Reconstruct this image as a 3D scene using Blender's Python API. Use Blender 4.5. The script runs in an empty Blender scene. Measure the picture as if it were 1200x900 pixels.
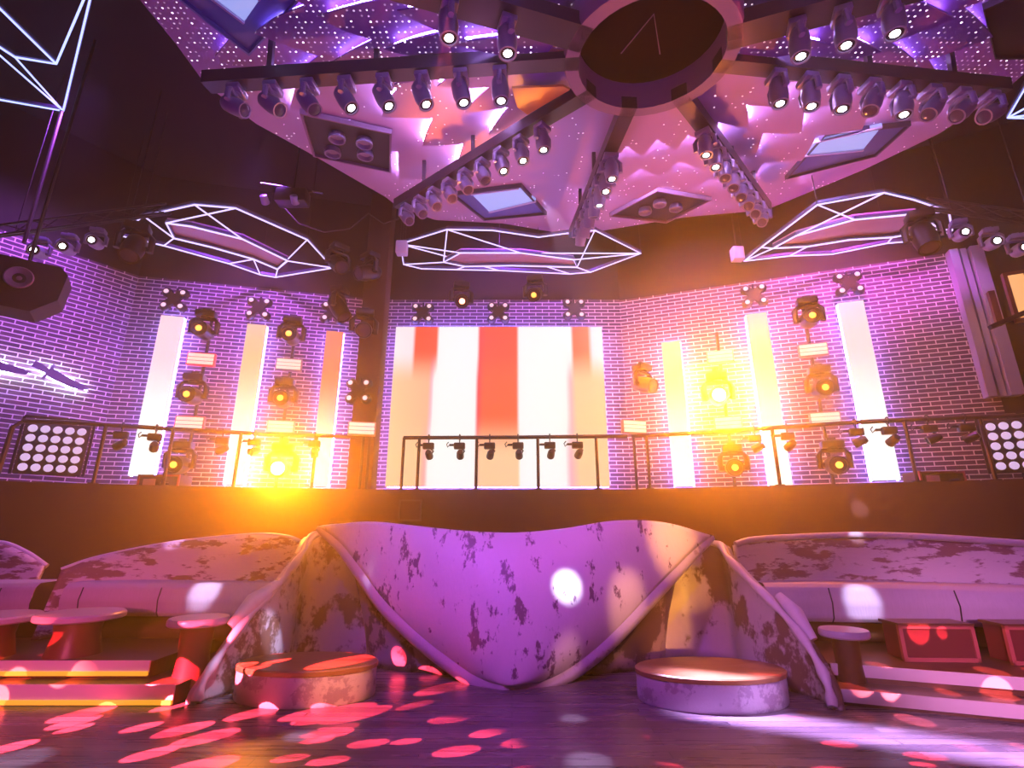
import bpy, bmesh, math, random
from mathutils import Vector, Matrix
R = math.radians
rnd = random.Random(7)
C = bpy.context.scene.collection
scene = bpy.context.scene

# ------------------------------------------------------------------ camera
F, TH, EYE = 600.0, R(16.3), 1.6
CT, ST = math.cos(TH), math.sin(TH)
cam_d = bpy.data.cameras.new('camera'); cam = bpy.data.objects.new('camera', cam_d); C.objects.link(cam)
cam_d.sensor_width = 36; cam_d.lens = 18; cam_d.clip_start = 0.05; cam_d.clip_end = 100
cam.location = (0, 0, EYE); cam.rotation_euler = (R(90) + TH, 0, 0)
scene.camera = cam

def ray(px, py):
    u = (px - 600) / F; v = (450 - py) / F
    return Vector((u, CT - v * ST, ST + v * CT))
EYEV = Vector((0, 0, EYE))
def atY(px, py, Y):
    d = ray(px, py); return EYEV + d * (Y / d.y)
def atZ(px, py, z):
    d = ray(px, py); return EYEV + d * ((z - EYE) / d.z)
def atPlane(px, py, p0, n):
    d = ray(px, py); return EYEV + d * ((Vector(p0) - EYEV).dot(n) / d.dot(n))

# ------------------------------------------------------------------ materials
def mat(name, col=(.5, .5, .5), rough=.5, metal=0, emit=None, estr=0, spec=.5):
    m = bpy.data.materials.new(name); m.use_nodes = True
    b = m.node_tree.nodes['Principled BSDF']
    b.inputs['Base Color'].default_value = (*col, 1); b.inputs['Roughness'].default_value = rough
    b.inputs['Metallic'].default_value = metal; b.inputs['Specular IOR Level'].default_value = spec
    if emit:
        b.inputs['Emission Color'].default_value = (*emit, 1); b.inputs['Emission Strength'].default_value = estr
    return m
class NT:
    def __init__(s, nt): s.nt = nt
    def n(s, t, **kw):
        x = s.nt.nodes.new(t)
        for k, v in kw.items():
            if k == 'ins':
                for kk, vv in v.items():
                    if isinstance(vv, bpy.types.NodeSocket): s.nt.links.new(vv, x.inputs[kk])
                    else: x.inputs[kk].default_value = vv
            else: setattr(x, k, v)
        return x
    def math(s, op, a, b=0.0, clamp=False):
        return s.n('ShaderNodeMath', operation=op, use_clamp=clamp, ins={0: a, 1: b}).outputs[0]
    def mix(s, f, a, b):
        x = s.n('ShaderNodeMix', data_type='RGBA', ins={0: f, 6: a, 7: b}); return x.outputs[2]
    def ramp(s, f, stops, interp='LINEAR'):
        x = s.n('ShaderNodeValToRGB', ins={0: f}); r = x.color_ramp; r.interpolation = interp
        while len(r.elements) < len(stops): r.elements.new(.5)
        for e, (p, c) in zip(r.elements, stops): e.position = p; e.color = (*c, 1) if len(c) == 3 else c
        return x.outputs[0]
    def sep(s, v): return s.n('ShaderNodeSeparateXYZ', ins={0: v}).outputs

def nodes_of(m):
    t = NT(m.node_tree); return t, m.node_tree.nodes['Principled BSDF'], m.node_tree.links

def brick_mat():
    m = mat('painted_brick', rough=.75); t, b, l = nodes_of(m)
    uv = t.n('ShaderNodeUVMap').outputs[0]
    br = t.n('ShaderNodeTexBrick', offset=.5, ins={'Vector': uv, 'Color1': (.05, .025, .04, 1), 'Color2': (.13, .065, .09, 1), 'Mortar': (.85, .76, .80, 1),
             'Scale': 1.0, 'Mortar Size': .011, 'Mortar Smooth': .25, 'Bias': -.1, 'Brick Width': .32, 'Row Height': .088})
    nz = t.n('ShaderNodeTexNoise', ins={'Vector': uv, 'Scale': 1.3, 'Detail': 5.0})
    c = t.mix(t.math('MULTIPLY', nz.outputs[0], .18), br.outputs['Color'], (.42, .30, .36, 1))
    l.new(c, b.inputs['Base Color'])
    bp = t.n('ShaderNodeBump', invert=True, ins={'Strength': .5, 'Distance': .02, 'Height': br.outputs['Fac']}); l.new(bp.outputs[0], b.inputs['Normal'])
    return m
def plaster_mat(name, light, dark, scale=3.0, thr=.50, stretch=(1, 1, 1), rough=.42):
    m = mat(name, rough=rough); t, b, l = nodes_of(m)
    co = t.n('ShaderNodeTexCoord').outputs['Object']
    mp = t.n('ShaderNodeMapping', ins={0: co, 3: stretch}).outputs[0]
    n1 = t.n('ShaderNodeTexNoise', ins={'Vector': mp, 'Scale': scale, 'Detail': 9.0, 'Roughness': .68})
    n2 = t.n('ShaderNodeTexNoise', ins={'Vector': mp, 'Scale': scale * .35, 'Detail': 3.0})
    s = t.math('ADD', n1.outputs[0], t.math('MULTIPLY', t.math('SUBTRACT', n2.outputs[0], .5), .7))
    f = t.ramp(s, [(thr, (0, 0, 0)), (thr + .06, (1, 1, 1))])
    n3 = t.n('ShaderNodeTexNoise', ins={'Vector': mp, 'Scale': scale * 6, 'Detail': 4.0})
    lc = t.mix(t.math('MULTIPLY', n3.outputs[0], .5), (*light, 1), (*[x * .75 for x in light], 1))
    l.new(t.mix(f, lc, (*dark, 1)), b.inputs['Base Color'])
    bp = t.n('ShaderNodeBump', ins={'Strength': .25, 'Distance': .03, 'Height': n1.outputs[0]}); l.new(bp.outputs[0], b.inputs['Normal'])
    return m
def floor_mat():
    m = mat('floor_boards', rough=.2); t, b, l = nodes_of(m)
    co = t.n('ShaderNodeTexCoord').outputs['Object']
    br = t.n('ShaderNodeTexBrick', offset=.37, ins={'Vector': co, 'Color1': (.07, .045, .07, 1), 'Color2': (.20, .15, .19, 1), 'Mortar': (.01, .008, .01, 1),
             'Scale': 1.0, 'Mortar Size': .004, 'Brick Width': 1.9, 'Row Height': .13})
    mp = t.n('ShaderNodeMapping', ins={0: co, 3: (.6, 9, 1)}).outputs[0]
    nz = t.n('ShaderNodeTexNoise', ins={'Vector': mp, 'Scale': 2.0, 'Detail': 6.0})
    l.new(t.mix(t.math('MULTIPLY', nz.outputs[0], .6), br.outputs['Color'], (.03, .02, .03, 1)), b.inputs['Base Color'])
    l.new(t.math('ADD', t.math('MULTIPLY', nz.outputs[0], .35), .12), b.inputs['Roughness'])
    return m
def star_mat(name, thr, gain, base):
    m = mat(name, base, rough=.45); t, b, l = nodes_of(m)
    uv = t.n('ShaderNodeUVMap').outputs[0]
    v = t.n('ShaderNodeTexVoronoi', feature='F1', ins={'Vector': uv, 'Scale': 14.0, 'Randomness': .12})
    rad = t.math('LESS_THAN', v.outputs['Distance'], .17)
    pick = t.sep(v.outputs['Color'])[0]
    big = t.n('ShaderNodeTexNoise', ins={'Vector': uv, 'Scale': 1.6, 'Detail': 2.0}).outputs[0]
    on = t.math('GREATER_THAN', t.math('ADD', pick, t.math('MULTIPLY', big, 1.2)), thr)
    bright = t.math('POWER', pick, 6.0)
    e = t.math('MULTIPLY', t.math('MULTIPLY', rad, on), t.math('MULTIPLY', t.math('ADD', t.math('MULTIPLY', bright, 3.2), .28), gain))
    b.inputs['Emission Color'].default_value = (.9, .72, 1, 1)
    l.new(e, b.inputs['Emission Strength'])
    return m
def screen_mat():
    m = mat('screen_content', (.02, .02, .02), rough=.4); t, b, l = nodes_of(m)
    uv = t.sep(t.n('ShaderNodeUVMap').outputs[0]); u, v = uv[0], uv[1]
    W, RD, PE, PK = (1, 1, 1), (1, .10, .035), (1, .62, .36), (1, .45, .55)
    top = t.ramp(u, [(0, (1, .9, .95)), (.085, (1, .85, .9)), (.10, RD), (.20, RD), (.215, (.97, 1, 1)), (.395, (.97, 1, 1)), (.41, (1, .07, .06)), (.44, RD), (.585, RD), (.60, (.97, 1, 1)),
                     (.845, (.97, 1, 1)), (.86, (1, .16, .05)), (.93, (1, .22, .07)), (.95, (1, .85, .9)), (1, W)])
    bot = t.ramp(u, [(0, PE), (.14, (1, .6, .33)), (.17, (1, .42, .42)), (.19, (.97, 1, 1)), (.39, (.97, 1, 1)), (.405, (1, .4, .35)), (.42, PE), (.59, PE), (.605, (.97, 1, 1)),
                     (.80, (.97, 1, 1)), (.83, PK), (.87, PE), (1, PE)])
    mid = t.ramp(u, [(0, PE), (.17, (1, .5, .3)), (.185, (1, .5, .6)), (.20, (.97, 1, 1)), (.39, (.97, 1, 1)), (.405, (1, .06, .08)), (.43, (1, .13, .045)), (.585, (1, .13, .045)), (.60, (.97, 1, 1)),
                     (.81, (.97, 1, 1)), (.84, (1, .5, .55)), (.865, PE), (1, PE)])
    f1 = t.n('ShaderNodeMapRange', interpolation_type='SMOOTHSTEP', ins={0: v, 1: .85, 2: .62, 3: 0.0, 4: 1.0}).outputs[0]
    f2 = t.n('ShaderNodeMapRange', interpolation_type='SMOOTHSTEP', ins={0: v, 1: .44, 2: .16, 3: 0.0, 4: 1.0}).outputs[0]
    c = t.mix(f2, t.mix(f1, top, mid), bot)
    l.new(c, b.inputs['Emission Color']); b.inputs['Emission Strength'].default_value = 1.05
    return m
def strip_mat(name, topc, botc=(.93, 1, 1), s=1.12, split=(.75, .35)):
    m = mat(name, (.1, .1, .1), rough=.4); t, b, l = nodes_of(m)
    v = t.sep(t.n('ShaderNodeUVMap').outputs[0])[1]
    f = t.n('ShaderNodeMapRange', interpolation_type='SMOOTHSTEP', ins={0: v, 1: split[0], 2: split[1], 3: 0.0, 4: 1.0}).outputs[0]
    l.new(t.mix(f, (*topc, 1), (*botc, 1)), b.inputs['Emission Color']); b.inputs['Emission Strength'].default_value = s
    return m
def wood_mat(name, c1, c2, rough=.35):
    m = mat(name, rough=rough); t, b, l = nodes_of(m)
    co = t.n('ShaderNodeTexCoord').outputs['Object']
    mp = t.n('ShaderNodeMapping', ins={0: co, 3: (1.5, 14, 8)}).outputs[0]
    nz = t.n('ShaderNodeTexNoise', ins={'Vector': mp, 'Scale': 2.0, 'Detail': 5.0})
    l.new(t.mix(nz.outputs[0], (*c1, 1), (*c2, 1)), b.inputs['Base Color']); return m
def fabric_mat(name, c):
    m = mat(name, c, rough=.6); t, b, l = nodes_of(m)
    co = t.n('ShaderNodeTexCoord').outputs['Object']
    mp = t.n('ShaderNodeMapping', ins={0: co, 3: (30, 30, 2)}).outputs[0]
    nz = t.n('ShaderNodeTexNoise', ins={'Vector': mp, 'Scale': 2.0, 'Detail': 3.0})
    l.new(t.mix(nz.outputs[0], (*[x * .8 for x in c], 1), (*c, 1)), b.inputs['Base Color'])
    bp = t.n('ShaderNodeBump', ins={'Strength': .2, 'Distance': .01, 'Height': nz.outputs[0]}); l.new(bp.outputs[0], b.inputs['Normal'])
    return m

M = dict(
    brick=brick_mat(), floor=floor_mat(), star=star_mat('star_panel', .98, 1.2, (.22, .075, .36)), starsparse=star_mat('sparse_star_panel', 1.56, .8, (.42, .25, .46)), screen=screen_mat(),  # star bases have light put into colour: violet upper sectors, pink-lilac wash in lower
    black=mat('matt_black', (.018, .014, .016), .6), soot=mat('dark_paint', (.010, .005, .006), .85), fascia=mat('fascia_paint', (.085, .038, .022), .75),
    steel=mat('black_steel', (.03, .02, .025), .35, .3), body=mat('lamp_body', (.26, .22, .36), .3, .1), chrome=mat('chrome', (.75, .75, .8), .2, 1),
    pipe=mat('rail_steel', (.05, .03, .035), .4, .4), beam=mat('spoke_steel', (.045, .028, .05), .35, .3),
    hub=mat('hub_plaster', (.22, .13, .22), .55), hubin=mat('hub_disc', (.012, .005, .006), .9, spec=.08), pink=mat('frame_panel', (.55, .35, .48), .5),
    neon=mat('neon_tube', (.1, .1, .1), emit=(.60, .50, 1), estr=1.9), neonb=mat('blue_neon_tube', (.1, .1, .1), emit=(.34, .40, 1), estr=2.6),
    alu=mat('neon_channel', (.12, .11, .2), .35, .6), edgefar=mat('far_scale_edge_light', (.1, .1, .1), emit=(.62, .42, 1), estr=110.0), edge=mat('scale_edge_light', (.1, .1, .1), emit=(.50, .32, 1), estr=24.0),
    lit=mat('white_lens', (.1, .1, .1), emit=(.93, .85, 1), estr=14), amber=mat('amber_lens', (.1, .1, .1), emit=(1, .42, .06), estr=2.4),
    sun=mat('hot_amber_lens', (.1, .1, .1), emit=(1, .72, .18), estr=60), red=mat('red_lens', (.1, .1, .1), emit=(1, .3, .18), estr=8),
    glass=mat('dark_lens', (.08, .06, .12), .08), bulb=mat('pale_bulb', (.2, .2, .2), emit=(1, .66, .78), estr=1.1), bulbw=mat('white_bulb', (.2, .2, .2), emit=(.85, .62, 1), estr=.8),
    tube=mat('strobe_tube', (.2, .2, .2), emit=(1, .76, .70), estr=1.0), redglow=mat('red_strobe_rim', (.1, .02, .02), emit=(1, .05, .08), estr=1.0), palebox=mat('pale_housing', (.5, .3, .3), .5),
    halo=mat('blue_backlight', (.1, .1, .1), emit=(.26, .17, 1), estr=42), halow=mat('white_backlight', (.1, .1, .1), emit=(.62, .60, 1), estr=45), sword=mat('sign_face', (.16, .12, .24), .5, .4),
    blade=mat('screen_blue_backlight', (.1, .1, .1), emit=(.26, .17, 1), estr=36),
    s1=strip_mat('strip_rose', (1, .68, .72)), s2=strip_mat('strip_peach', (1, .55, .30), split=(.8, .15)), s3=strip_mat('strip_orange', (1, .26, .08), s=1.0, split=(.72, .12)),
    shell=plaster_mat('worn_shell_plaster', (.82, .72, .78), (.20, .10, .18), 6.5, .59, (1.6, 1, .8)), rim=plaster_mat('shell_rim_plaster', (.66, .55, .66), (.40, .28, .38), 4, .66),
    wing=plaster_mat('wing_plaster', (.50, .40, .48), (.15, .075, .065), 2.4, .52, (1, 1, .8)), base=plaster_mat('booth_base_plaster', (.36, .24, .32), (.10, .05, .07), 3, .52),
    booth=plaster_mat('booth_back_plaster', (.72, .60, .66), (.24, .10, .11), 5.5, .50, (.55, 1, 2.0)), cush=fabric_mat('lilac_leather', (.56, .44, .58)),
    podium=plaster_mat('podium_side', (.50, .42, .50), (.30, .22, .30), 9, .55), wood=wood_mat('podium_wood', (.16, .07, .03), (.34, .17, .07)), darkwood=wood_mat('booth_wood', (.07, .025, .015), (.15, .06, .03)),
    table=mat('table_top', (.42, .30, .46), .3), gold=mat('gold_nosing', (.8, .5, .08), .3, .2, (1, .50, .03), .75), riser=mat('riser_panel', (.70, .58, .62), .28), redbox=mat('red_panel', (.16, .02, .03), .4), redframe=mat('box_frame', (.45, .10, .10), .4),
    bluepan=mat('blue_window', (.1, .1, .2), emit=(.38, .45, 1), estr=.9), bluedark=mat('blue_recess', (.08, .09, .38), .45), channel=mat('lilac_channel', (.55, .48, .66), .35, .3), ambpan=mat('amber_panel', (.2, .1, .05), emit=(1, .5, .18), estr=1.0),
    case=mat('flight_case', (.10, .06, .07), .5), speaker=mat('speaker_cabinet', (.05, .02, .06), .6), cone=mat('speaker_cone', (.40, .22, .55), .4), clawm=mat('amber_lit_bracket', (.75, .42, .10), .45),
    cable=mat('cable_rubber', (.04, .025, .03), .6), white=mat('white_box', (.75, .68, .78), .5),
)

# ------------------------------------------------------------------ mesh builder
class MB:
    def __init__(s): s.bm = bmesh.new(); s.uvs = {}
    def _addv(s, pts): return [s.bm.verts.new(p) for p in pts]
    def face(s, pts):
        return s.bm.faces.new(s._addv(pts))
    def box(s, c, size, rot=None, bev=0):
        mx = Matrix.Translation(c) @ (rot.to_4x4() if rot else Matrix()) @ Matrix.Diagonal((*size, 1))
        r = bmesh.ops.create_cube(s.bm, size=1, matrix=mx)
        if bev:
            es = list({e for v in r['verts'] for e in v.link_edges})
            bmesh.ops.bevel(s.bm, geom=es, offset=bev, segments=2, affect='EDGES', profile=.5)
        return s
    def bar(s, a, b, w, h=None):
        a, b = Vector(a), Vector(b); d = b - a
        q = d.to_track_quat('X', 'Z').to_matrix()
        return s.box((a + b) / 2, (d.length, w, h or w), q)
    def tube(s, pts, r, n=8, closed=False, cap=True):
        pts = [Vector(p) for p in pts]; N = len(pts); rings = []
        rs = r if isinstance(r, (list, tuple)) else [r] * N
        up = None
        for i, p in enumerate(pts):
            if closed: d = pts[(i + 1) % N] - pts[i - 1]
            else: d = pts[min(i + 1, N - 1)] - pts[max(i - 1, 0)]
            d.normalize()
            if up is None:
                up = Vector((0, 0, 1)) if abs(d.z) < .9 else Vector((1, 0, 0))
            x = d.cross(up).normalized(); up = x.cross(d).normalized()
            rings.append(s._addv([p + (x * math.cos(2 * math.pi * k / n) + up * math.sin(2 * math.pi * k / n)) * rs[i] for k in range(n)]))
        for i in range(N if closed else N - 1):
            a, b = rings[i], rings[(i + 1) % N]
            for k in range(n): s.bm.faces.new((a[k], a[(k + 1) % n], b[(k + 1) % n], b[k]))
        if cap and not closed:
            s.bm.faces.new(rings[0][::-1]); s.bm.faces.new(rings[-1])
        return s
    def lathe(s, prof, n=24, mx=None):
        mx = mx or Matrix(); rings = []
        for r, z in prof:
            if r < 1e-6: rings.append(s._addv([mx @ Vector((0, 0, z))]))
            else: rings.append(s._addv([mx @ Vector((r * math.cos(2 * math.pi * k / n), r * math.sin(2 * math.pi * k / n), z)) for k in range(n)]))
        for a, b in zip(rings, rings[1:]):
            if len(a) == 1 and len(b) == 1: continue
            for k in range(n):
                k2 = (k + 1) % n
                if len(a) == 1: s.bm.faces.new((a[0], b[k2], b[k]))
                elif len(b) == 1: s.bm.faces.new((a[k], a[k2], b[0]))
                else: s.bm.faces.new((a[k], a[k2], b[k2], b[k]))
        return s
    def grid(s, fn, nu, nv, closed_u=False):
        V = [[s.bm.verts.new(fn(i / nu, j / nv)) for i in range(nu + (0 if closed_u else 1))] for j in range(nv + 1)]
        m = len(V[0])
        for j in range(nv):
            for i in range(nu):
                s.bm.faces.new((V[j][i], V[j][(i + 1) % m], V[j + 1][(i + 1) % m], V[j + 1][i]))
        return s
    def prism(s, poly, ext, mx=None):
        """poly: 3D points; ext: extrusion vector"""
        mx = mx or Matrix(); ext = Vector(ext)
        a = s._addv([mx @ Vector(p) for p in poly]); b = s._addv([mx @ (Vector(p) + ext) for p in poly])
        n = len(a)
        s.bm.faces.new(a); s.bm.faces.new(b[::-1])
        for i in range(n): s.bm.faces.new((a[i], b[i], b[(i + 1) % n], a[(i + 1) % n]))
        return s
    def build(s, name, m, parent=None, loc=None, smooth=35, solid=0, subd=0, uv=None, rot=None):
        bmesh.ops.recalc_face_normals(s.bm, faces=s.bm.faces)
        me = bpy.data.meshes.new(name)
        if uv:
            L = s.bm.loops.layers.uv.new('UVMap')
            for f in s.bm.faces:
                for lp in f.loops: lp[L].uv = uv(lp.vert.co)
        s.bm.to_mesh(me); s.bm.free()
        me.materials.append(M[m] if isinstance(m, str) else m)
        if smooth:
            for p in me.polygons: p.use_smooth = True
            me.set_sharp_from_angle(angle=R(smooth))
        o = bpy.data.objects.new(name, me); C.objects.link(o)
        if parent: o.parent = parent
        if loc is not None: o.location = loc
        if rot is not None: o.rotation_euler = rot
        if solid:
            md = o.modifiers.new('solid', 'SOLIDIFY'); md.thickness = solid; md.offset = 1
        return o
def tag(o, label, cat, group=None, kind=None):
    o['label'] = label; o['category'] = cat
    if group: o['group'] = group
    if kind: o['kind'] = kind
    return o
def thing(name, label, cat, loc=(0, 0, 0), rot=(0, 0, 0), group=None):
    o = bpy.data.objects.new(name, None); C.objects.link(o); o.location = loc; o.rotation_euler = rot
    o.empty_display_size = .1
    return tag(o, label, cat, group)
def struct(o): o['kind'] = 'structure'; return o
def copy_tree(o, parent=None):
    c = o.copy(); C.objects.link(c); c.parent = parent
    for ch in list(o.children): copy_tree(ch, c)
    return c
ORD = ['first', 'second', 'third', 'fourth', 'fifth', 'sixth', 'seventh', 'eighth', 'ninth', 'tenth']

# ------------------------------------------------------------------ room shell
CEIL = 9.7
struct(MB().box((0, 3.5, -.06), (30, 21, .12)).build('floor', 'floor'))
struct(MB().box((0, 3.5, CEIL + .06), (30, 21, .12)).build('ceiling', 'soot'))
WALLS = {'left': (Vector((-11.6, 5.8, 0)), Vector((-8.3, 10.25, 0))), 'backleft': (Vector((-8.3, 10.25, 0)), Vector((-3.1, 11.5, 0))),
         'back': (Vector((-3.1, 11.5, 0)), Vector((2.64, 11.5, 0))), 'backright': (Vector((2.64, 11.5, 0)), Vector((9.1, 9.22, 0)))}
BRICK_TOP = {'left': 7.1, 'backleft': 7.1, 'back': 7.12, 'backright': 7.1}
def wall_n(k):
    a, b = WALLS[k]; d = (b - a).normalized(); n = Vector((d.y, -d.x, 0)); return d, n      # towards the room
for k, (a, b) in WALLS.items():
    d, n = wall_n(k); L = (b - a).length
    def uvf(co, a=a, d=d): return ((co - a).dot(d), co.z)
    w = MB().prism([a, b, b - n * .2, a - n * .2], (0, 0, BRICK_TOP[k]))
    struct(w.build({'left': 'wall_left', 'backleft': 'wall_back_left', 'back': 'wall_back', 'backright': 'wall_back_right'}[k], 'brick', uv=uvf, smooth=0))
    e0 = n * .12
    struct(MB().prism([a + Vector((0, 0, BRICK_TOP[k])), b + Vector((0, 0, BRICK_TOP[k])), b - n * .2 + Vector((0, 0, BRICK_TOP[k])), a - n * .2 + Vector((0, 0, BRICK_TOP[k]))], (0, 0, CEIL - BRICK_TOP[k])).build('trim_1', 'soot', smooth=0))
def on_wall(px, py, k, off=0):
    d, n = wall_n(k); return atPlane(px, py, WALLS[k][0] + n * off, n)
# dark side wall beyond the brick on the right
struct(MB().prism([(9.1, 9.22, 0), (13.5, 6.6, 0), (13.6, 6.8, 0), (9.2, 9.42, 0)], (0, 0, CEIL)).build('wall_right', 'soot', smooth=0))
struct(MB().prism([(-11.6, 5.8, 0), (-14, 1, 0), (-14.2, 1, 0), (-11.8, 5.9, 0)], (0, 0, CEIL)).build('wall_front_left', 'soot', smooth=0))
# lilac channel at the end of the brick
a, b = WALLS['backright']; d, n = wall_n('backright')
ch = MB()
pc = on_wall(1148, 370, 'backright', .12)
for off, w, dep in ((-.17, .14, .2), (0, .1, .12), (.19, .2, .24)):
    c = Vector((pc.x, pc.y, 5.55)) + d * off
    ch.box(c, (w, dep, 3.05), Matrix.Rotation(math.atan2(d.y, d.x), 3, 'Z'))
struct(ch.build('trim_2', 'channel', smooth=0))
# black column in front of the brick
pp = atY(423, 575, 10.35)
struct(MB().box((pp.x, pp.y, CEIL / 2), (.5, .42, CEIL), bev=.03).build('pillar', 'fascia'))

# mezzanine: slab with a dark fascia
EDGE = [Vector(p) for p in ((-11.9, 5.9, 0), (-9.4, 7.2, 0), (-8.0, 8.35, 0), (-4.8, 9.55, 0), (-1.8, 10.0, 0), (2.3, 9.9, 0), (5.8, 8.65, 0), (8.2, 8.0, 0), (10.2, 7.4, 0))]
FLOORZ = 2.345
back = [Vector(p) for p in ((13.5, 6.55, 0), (9.1, 9.22, 0), (2.64, 11.5, 0), (-3.1, 11.5, 0), (-8.3, 10.25, 0))]
sl = MB().prism([p + Vector((0, 0, FLOORZ - .25)) for p in EDGE + [Vector((13.2, 6.3, 0))] + back[0:]], (0, 0, .25))
struct(sl.build('mezzanine_floor', 'fascia', smooth=0)).__setitem__('kind', 'structure')
fs = MB()
def off2(poly, o):
    out = []
    for i, p in enumerate(poly):
        t = (poly[min(i + 1, len(poly) - 1)] - poly[max(i - 1, 0)]).normalized(); out.append(p + Vector((t.y, -t.x, 0)) * o)
    return out
E2 = off2(EDGE, .05); E3 = off2(EDGE, -.1)
fs.prism(E2 + E3[::-1], (0, 0, FLOORZ + .06))
struct(fs.build('wall_fascia', 'fascia', smooth=20))

# platforms with two lit steps
def platform(name, steps, yb, lit=True):
    mb = MB(); gold = MB(); nose = MB()
    for i, (p, q, z0, z1) in enumerate(steps):
        p, q = Vector(p), Vector(q)
        mb.prism([Vector((p.x, p.y, 0)), Vector((q.x, q.y, 0)), Vector((q.x, yb, 0)), Vector((p.x, yb, 0))], (0, 0, z1 - .02))
        dd = (q - p).normalized(); nn = Vector((dd.y, -dd.x, 0))
        nose.bar(Vector((p.x, p.y, z1 - (z1 - z0) * .42)) + nn * .012, Vector((q.x, q.y, z1 - (z1 - z0) * .42)) + nn * .012, .02, (z1 - z0) * .74)
        gold.bar(Vector((p.x, p.y, z0 + .03)) + nn * .03, Vector((q.x, q.y, z0 + .03)) + nn * .03, .03, .04)
    o = struct(mb.build(name, 'darkwood', smooth=0))
    nose.build('riser', 'riser', o, smooth=0)
    if lit: gold.build('nosing', 'gold', o, smooth=0)
    return o
platform('floor_platform', [((-9, 5.66, 0), (-3.3, 5.66, 0), 0, .19), ((-9, 5.92, 0), (-3.75, 5.92, 0), .19, .345)], 9.3)
platform('floor_platform', [((3.12, 5.70, 0), (7.5, 4.02, 0), 0, .15), ((3.36, 6.02, 0), (7.7, 4.36, 0), .15, .30)], 9.3, False)

# ------------------------------------------------------------------ LED wall and strips
d, n = wall_n('back')
tl, tr = on_wall(464, 384, 'back', .45), on_wall(705, 382, 'back', .45)
zt = (tl.z + tr.z) / 2; zb = 2.56; cx = (tl.x + tr.x) / 2; W = tr.x - tl.x
t = thing('led_screen', 'large video screen showing red, white and peach vertical stripes on the brick wall', 'screen', (cx, 11.05, zb))
H = zt - zb
MB().box((0, .04, H / 2), (W, .06, H)).build('cabinet', 'black', t, smooth=0)
f = MB(); f.face([(-W / 2, 0, 0), (W / 2, 0, 0), (W / 2, 0, H), (-W / 2, 0, H)])
f.build('display', 'screen', t, smooth=0, uv=lambda co: (co.x / W + .5, co.z / H))
g = MB()
for x in (-W / 2 + .02, W / 2 - .02): g.box((x, .2, H / 2), (.05, .05, H))
for z in (.02, H - .02): g.box((0, .2, z), (W - .1, .05, .05))
g.build('backlight', 'blade', t, smooth=0)
MB().box((0, .25, H / 2), (.6, .38, H * .6)).build('wall_mount', 'black', t, smooth=0)

def strip(px, pyt, pxb, pyb, k, w, m, label):
    pt, pb = on_wall(px, pyt, k, .30), on_wall(pxb, pyb, k, .30)
    d, n = wall_n(k); mid = (pt + pb) / 2; z0, h = pb.z, pt.z - pb.z
    t = thing('light_strip', label, 'light strip', (mid.x, mid.y, z0), (0, 0, math.atan2(d.y, d.x)), 'tall LED strips on the brick wall')
    f = MB().box((0, .01, h / 2), (w, .03, h), bev=.006); f.build('diffuser', m, t, smooth=0, uv=lambda co: (co.x, co.z / h))
    MB().box((0, .05, h / 2), (w * .92, .05, h * .99)).build('back_tray', 'black', t, smooth=0)
    g = MB()
    for s in (-1, 1): g.box((s * w * .47, .13, h / 2), (.03, .03, h))
    g.box((0, .1, h), (w * .9, .03, .03)); g.build('backlight', 'halo', t, smooth=0)
    MB().box((0, .18, h / 2), (.1, .23, h * .5)).build('wall_mount', 'black', t, smooth=0)
strip(198, 370, 169, 558, 'backleft', .44, 's1', 'white LED strip on the brick nearest the corner with the knife signs')
strip(298, 380, 277, 568, 'backleft', .40, 's2', 'peach and white LED strip between the two columns of amber lamps')
strip(389, 388, 378, 570, 'backleft', .38, 's3', 'orange-topped LED strip beside the black pillar')
strip(787, 400, 801, 570, 'backright', .42, 's2', 'LED strip closest to the big screen on the angled brick wall')
strip(887, 367, 914, 570, 'backright', .42, 's2', 'peach LED strip between the two lamp columns of the angled wall')
strip(1000, 353, 1035, 563, 'backright', .46, 's1', 'white LED strip on the brick nearest the lilac wall channel')

# knife signs on the brick
def knife(cpx, cpy, ang, L, label, curved):
    k = 'left'; p = on_wall(cpx, cpy, k, .14); d, n = wall_n(k)
    t = thing('knife_sign', label, 'wall sign', p, (0, 0, math.atan2(d.y, d.x)), 'backlit knife signs')
    ax, az = math.cos(ang), math.sin(ang)
    def pt(s, w):
        c = .10 * math.sin(s * math.pi * 1.3) if curved else 0
        return Vector((ax * (s - .5) * L - az * (w + c), 0, az * (s - .5) * L + ax * (w + c)))
    blade = [pt(.30, -.09), pt(.45, -.10), pt(.75, -.09), pt(.93, -.05), pt(1, .03), pt(.9, .05), pt(.6, .06), pt(.30, .08)]
    MB().prism(blade, (0, .03, 0)).build('blade', 'sword', t, smooth=0)
    hd = [pt(0, -.06), pt(.26, -.05), pt(.26, .05), pt(0, .08)]
    MB().prism(hd, (0, .04, 0)).build('handle', 'sword', t, smooth=0)
    MB().prism([pt(.25, -.17), pt(.30, -.17), pt(.31, .16), pt(.26, .16)], (0, .05, 0)).build('guard', 'sword', t, smooth=0)
    MB().tube([pt(.01, 0) + Vector((0, .07, 0)), pt(.3, -.08) + Vector((0, .07, 0)), pt(.7, -.09) + Vector((0, .07, 0)), pt(.99, .0) + Vector((0, .07, 0)), pt(.7, .06) + Vector((0, .07, 0)), pt(.3, .07) + Vector((0, .07, 0))], .022, 6, closed=True).build('backlight', 'halow', t)
    MB().box((0, .09, 0), (.05, .1, .05)).build('wall_mount', 'black', t, smooth=0)
knife(72, 442, R(-19), .95, 'straight backlit knife sign on the brick, closest to the wall corner', False)
knife(-20, 428, R(8), 1.3, 'curved backlit blade sign cut by the photo edge', True)

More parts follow.
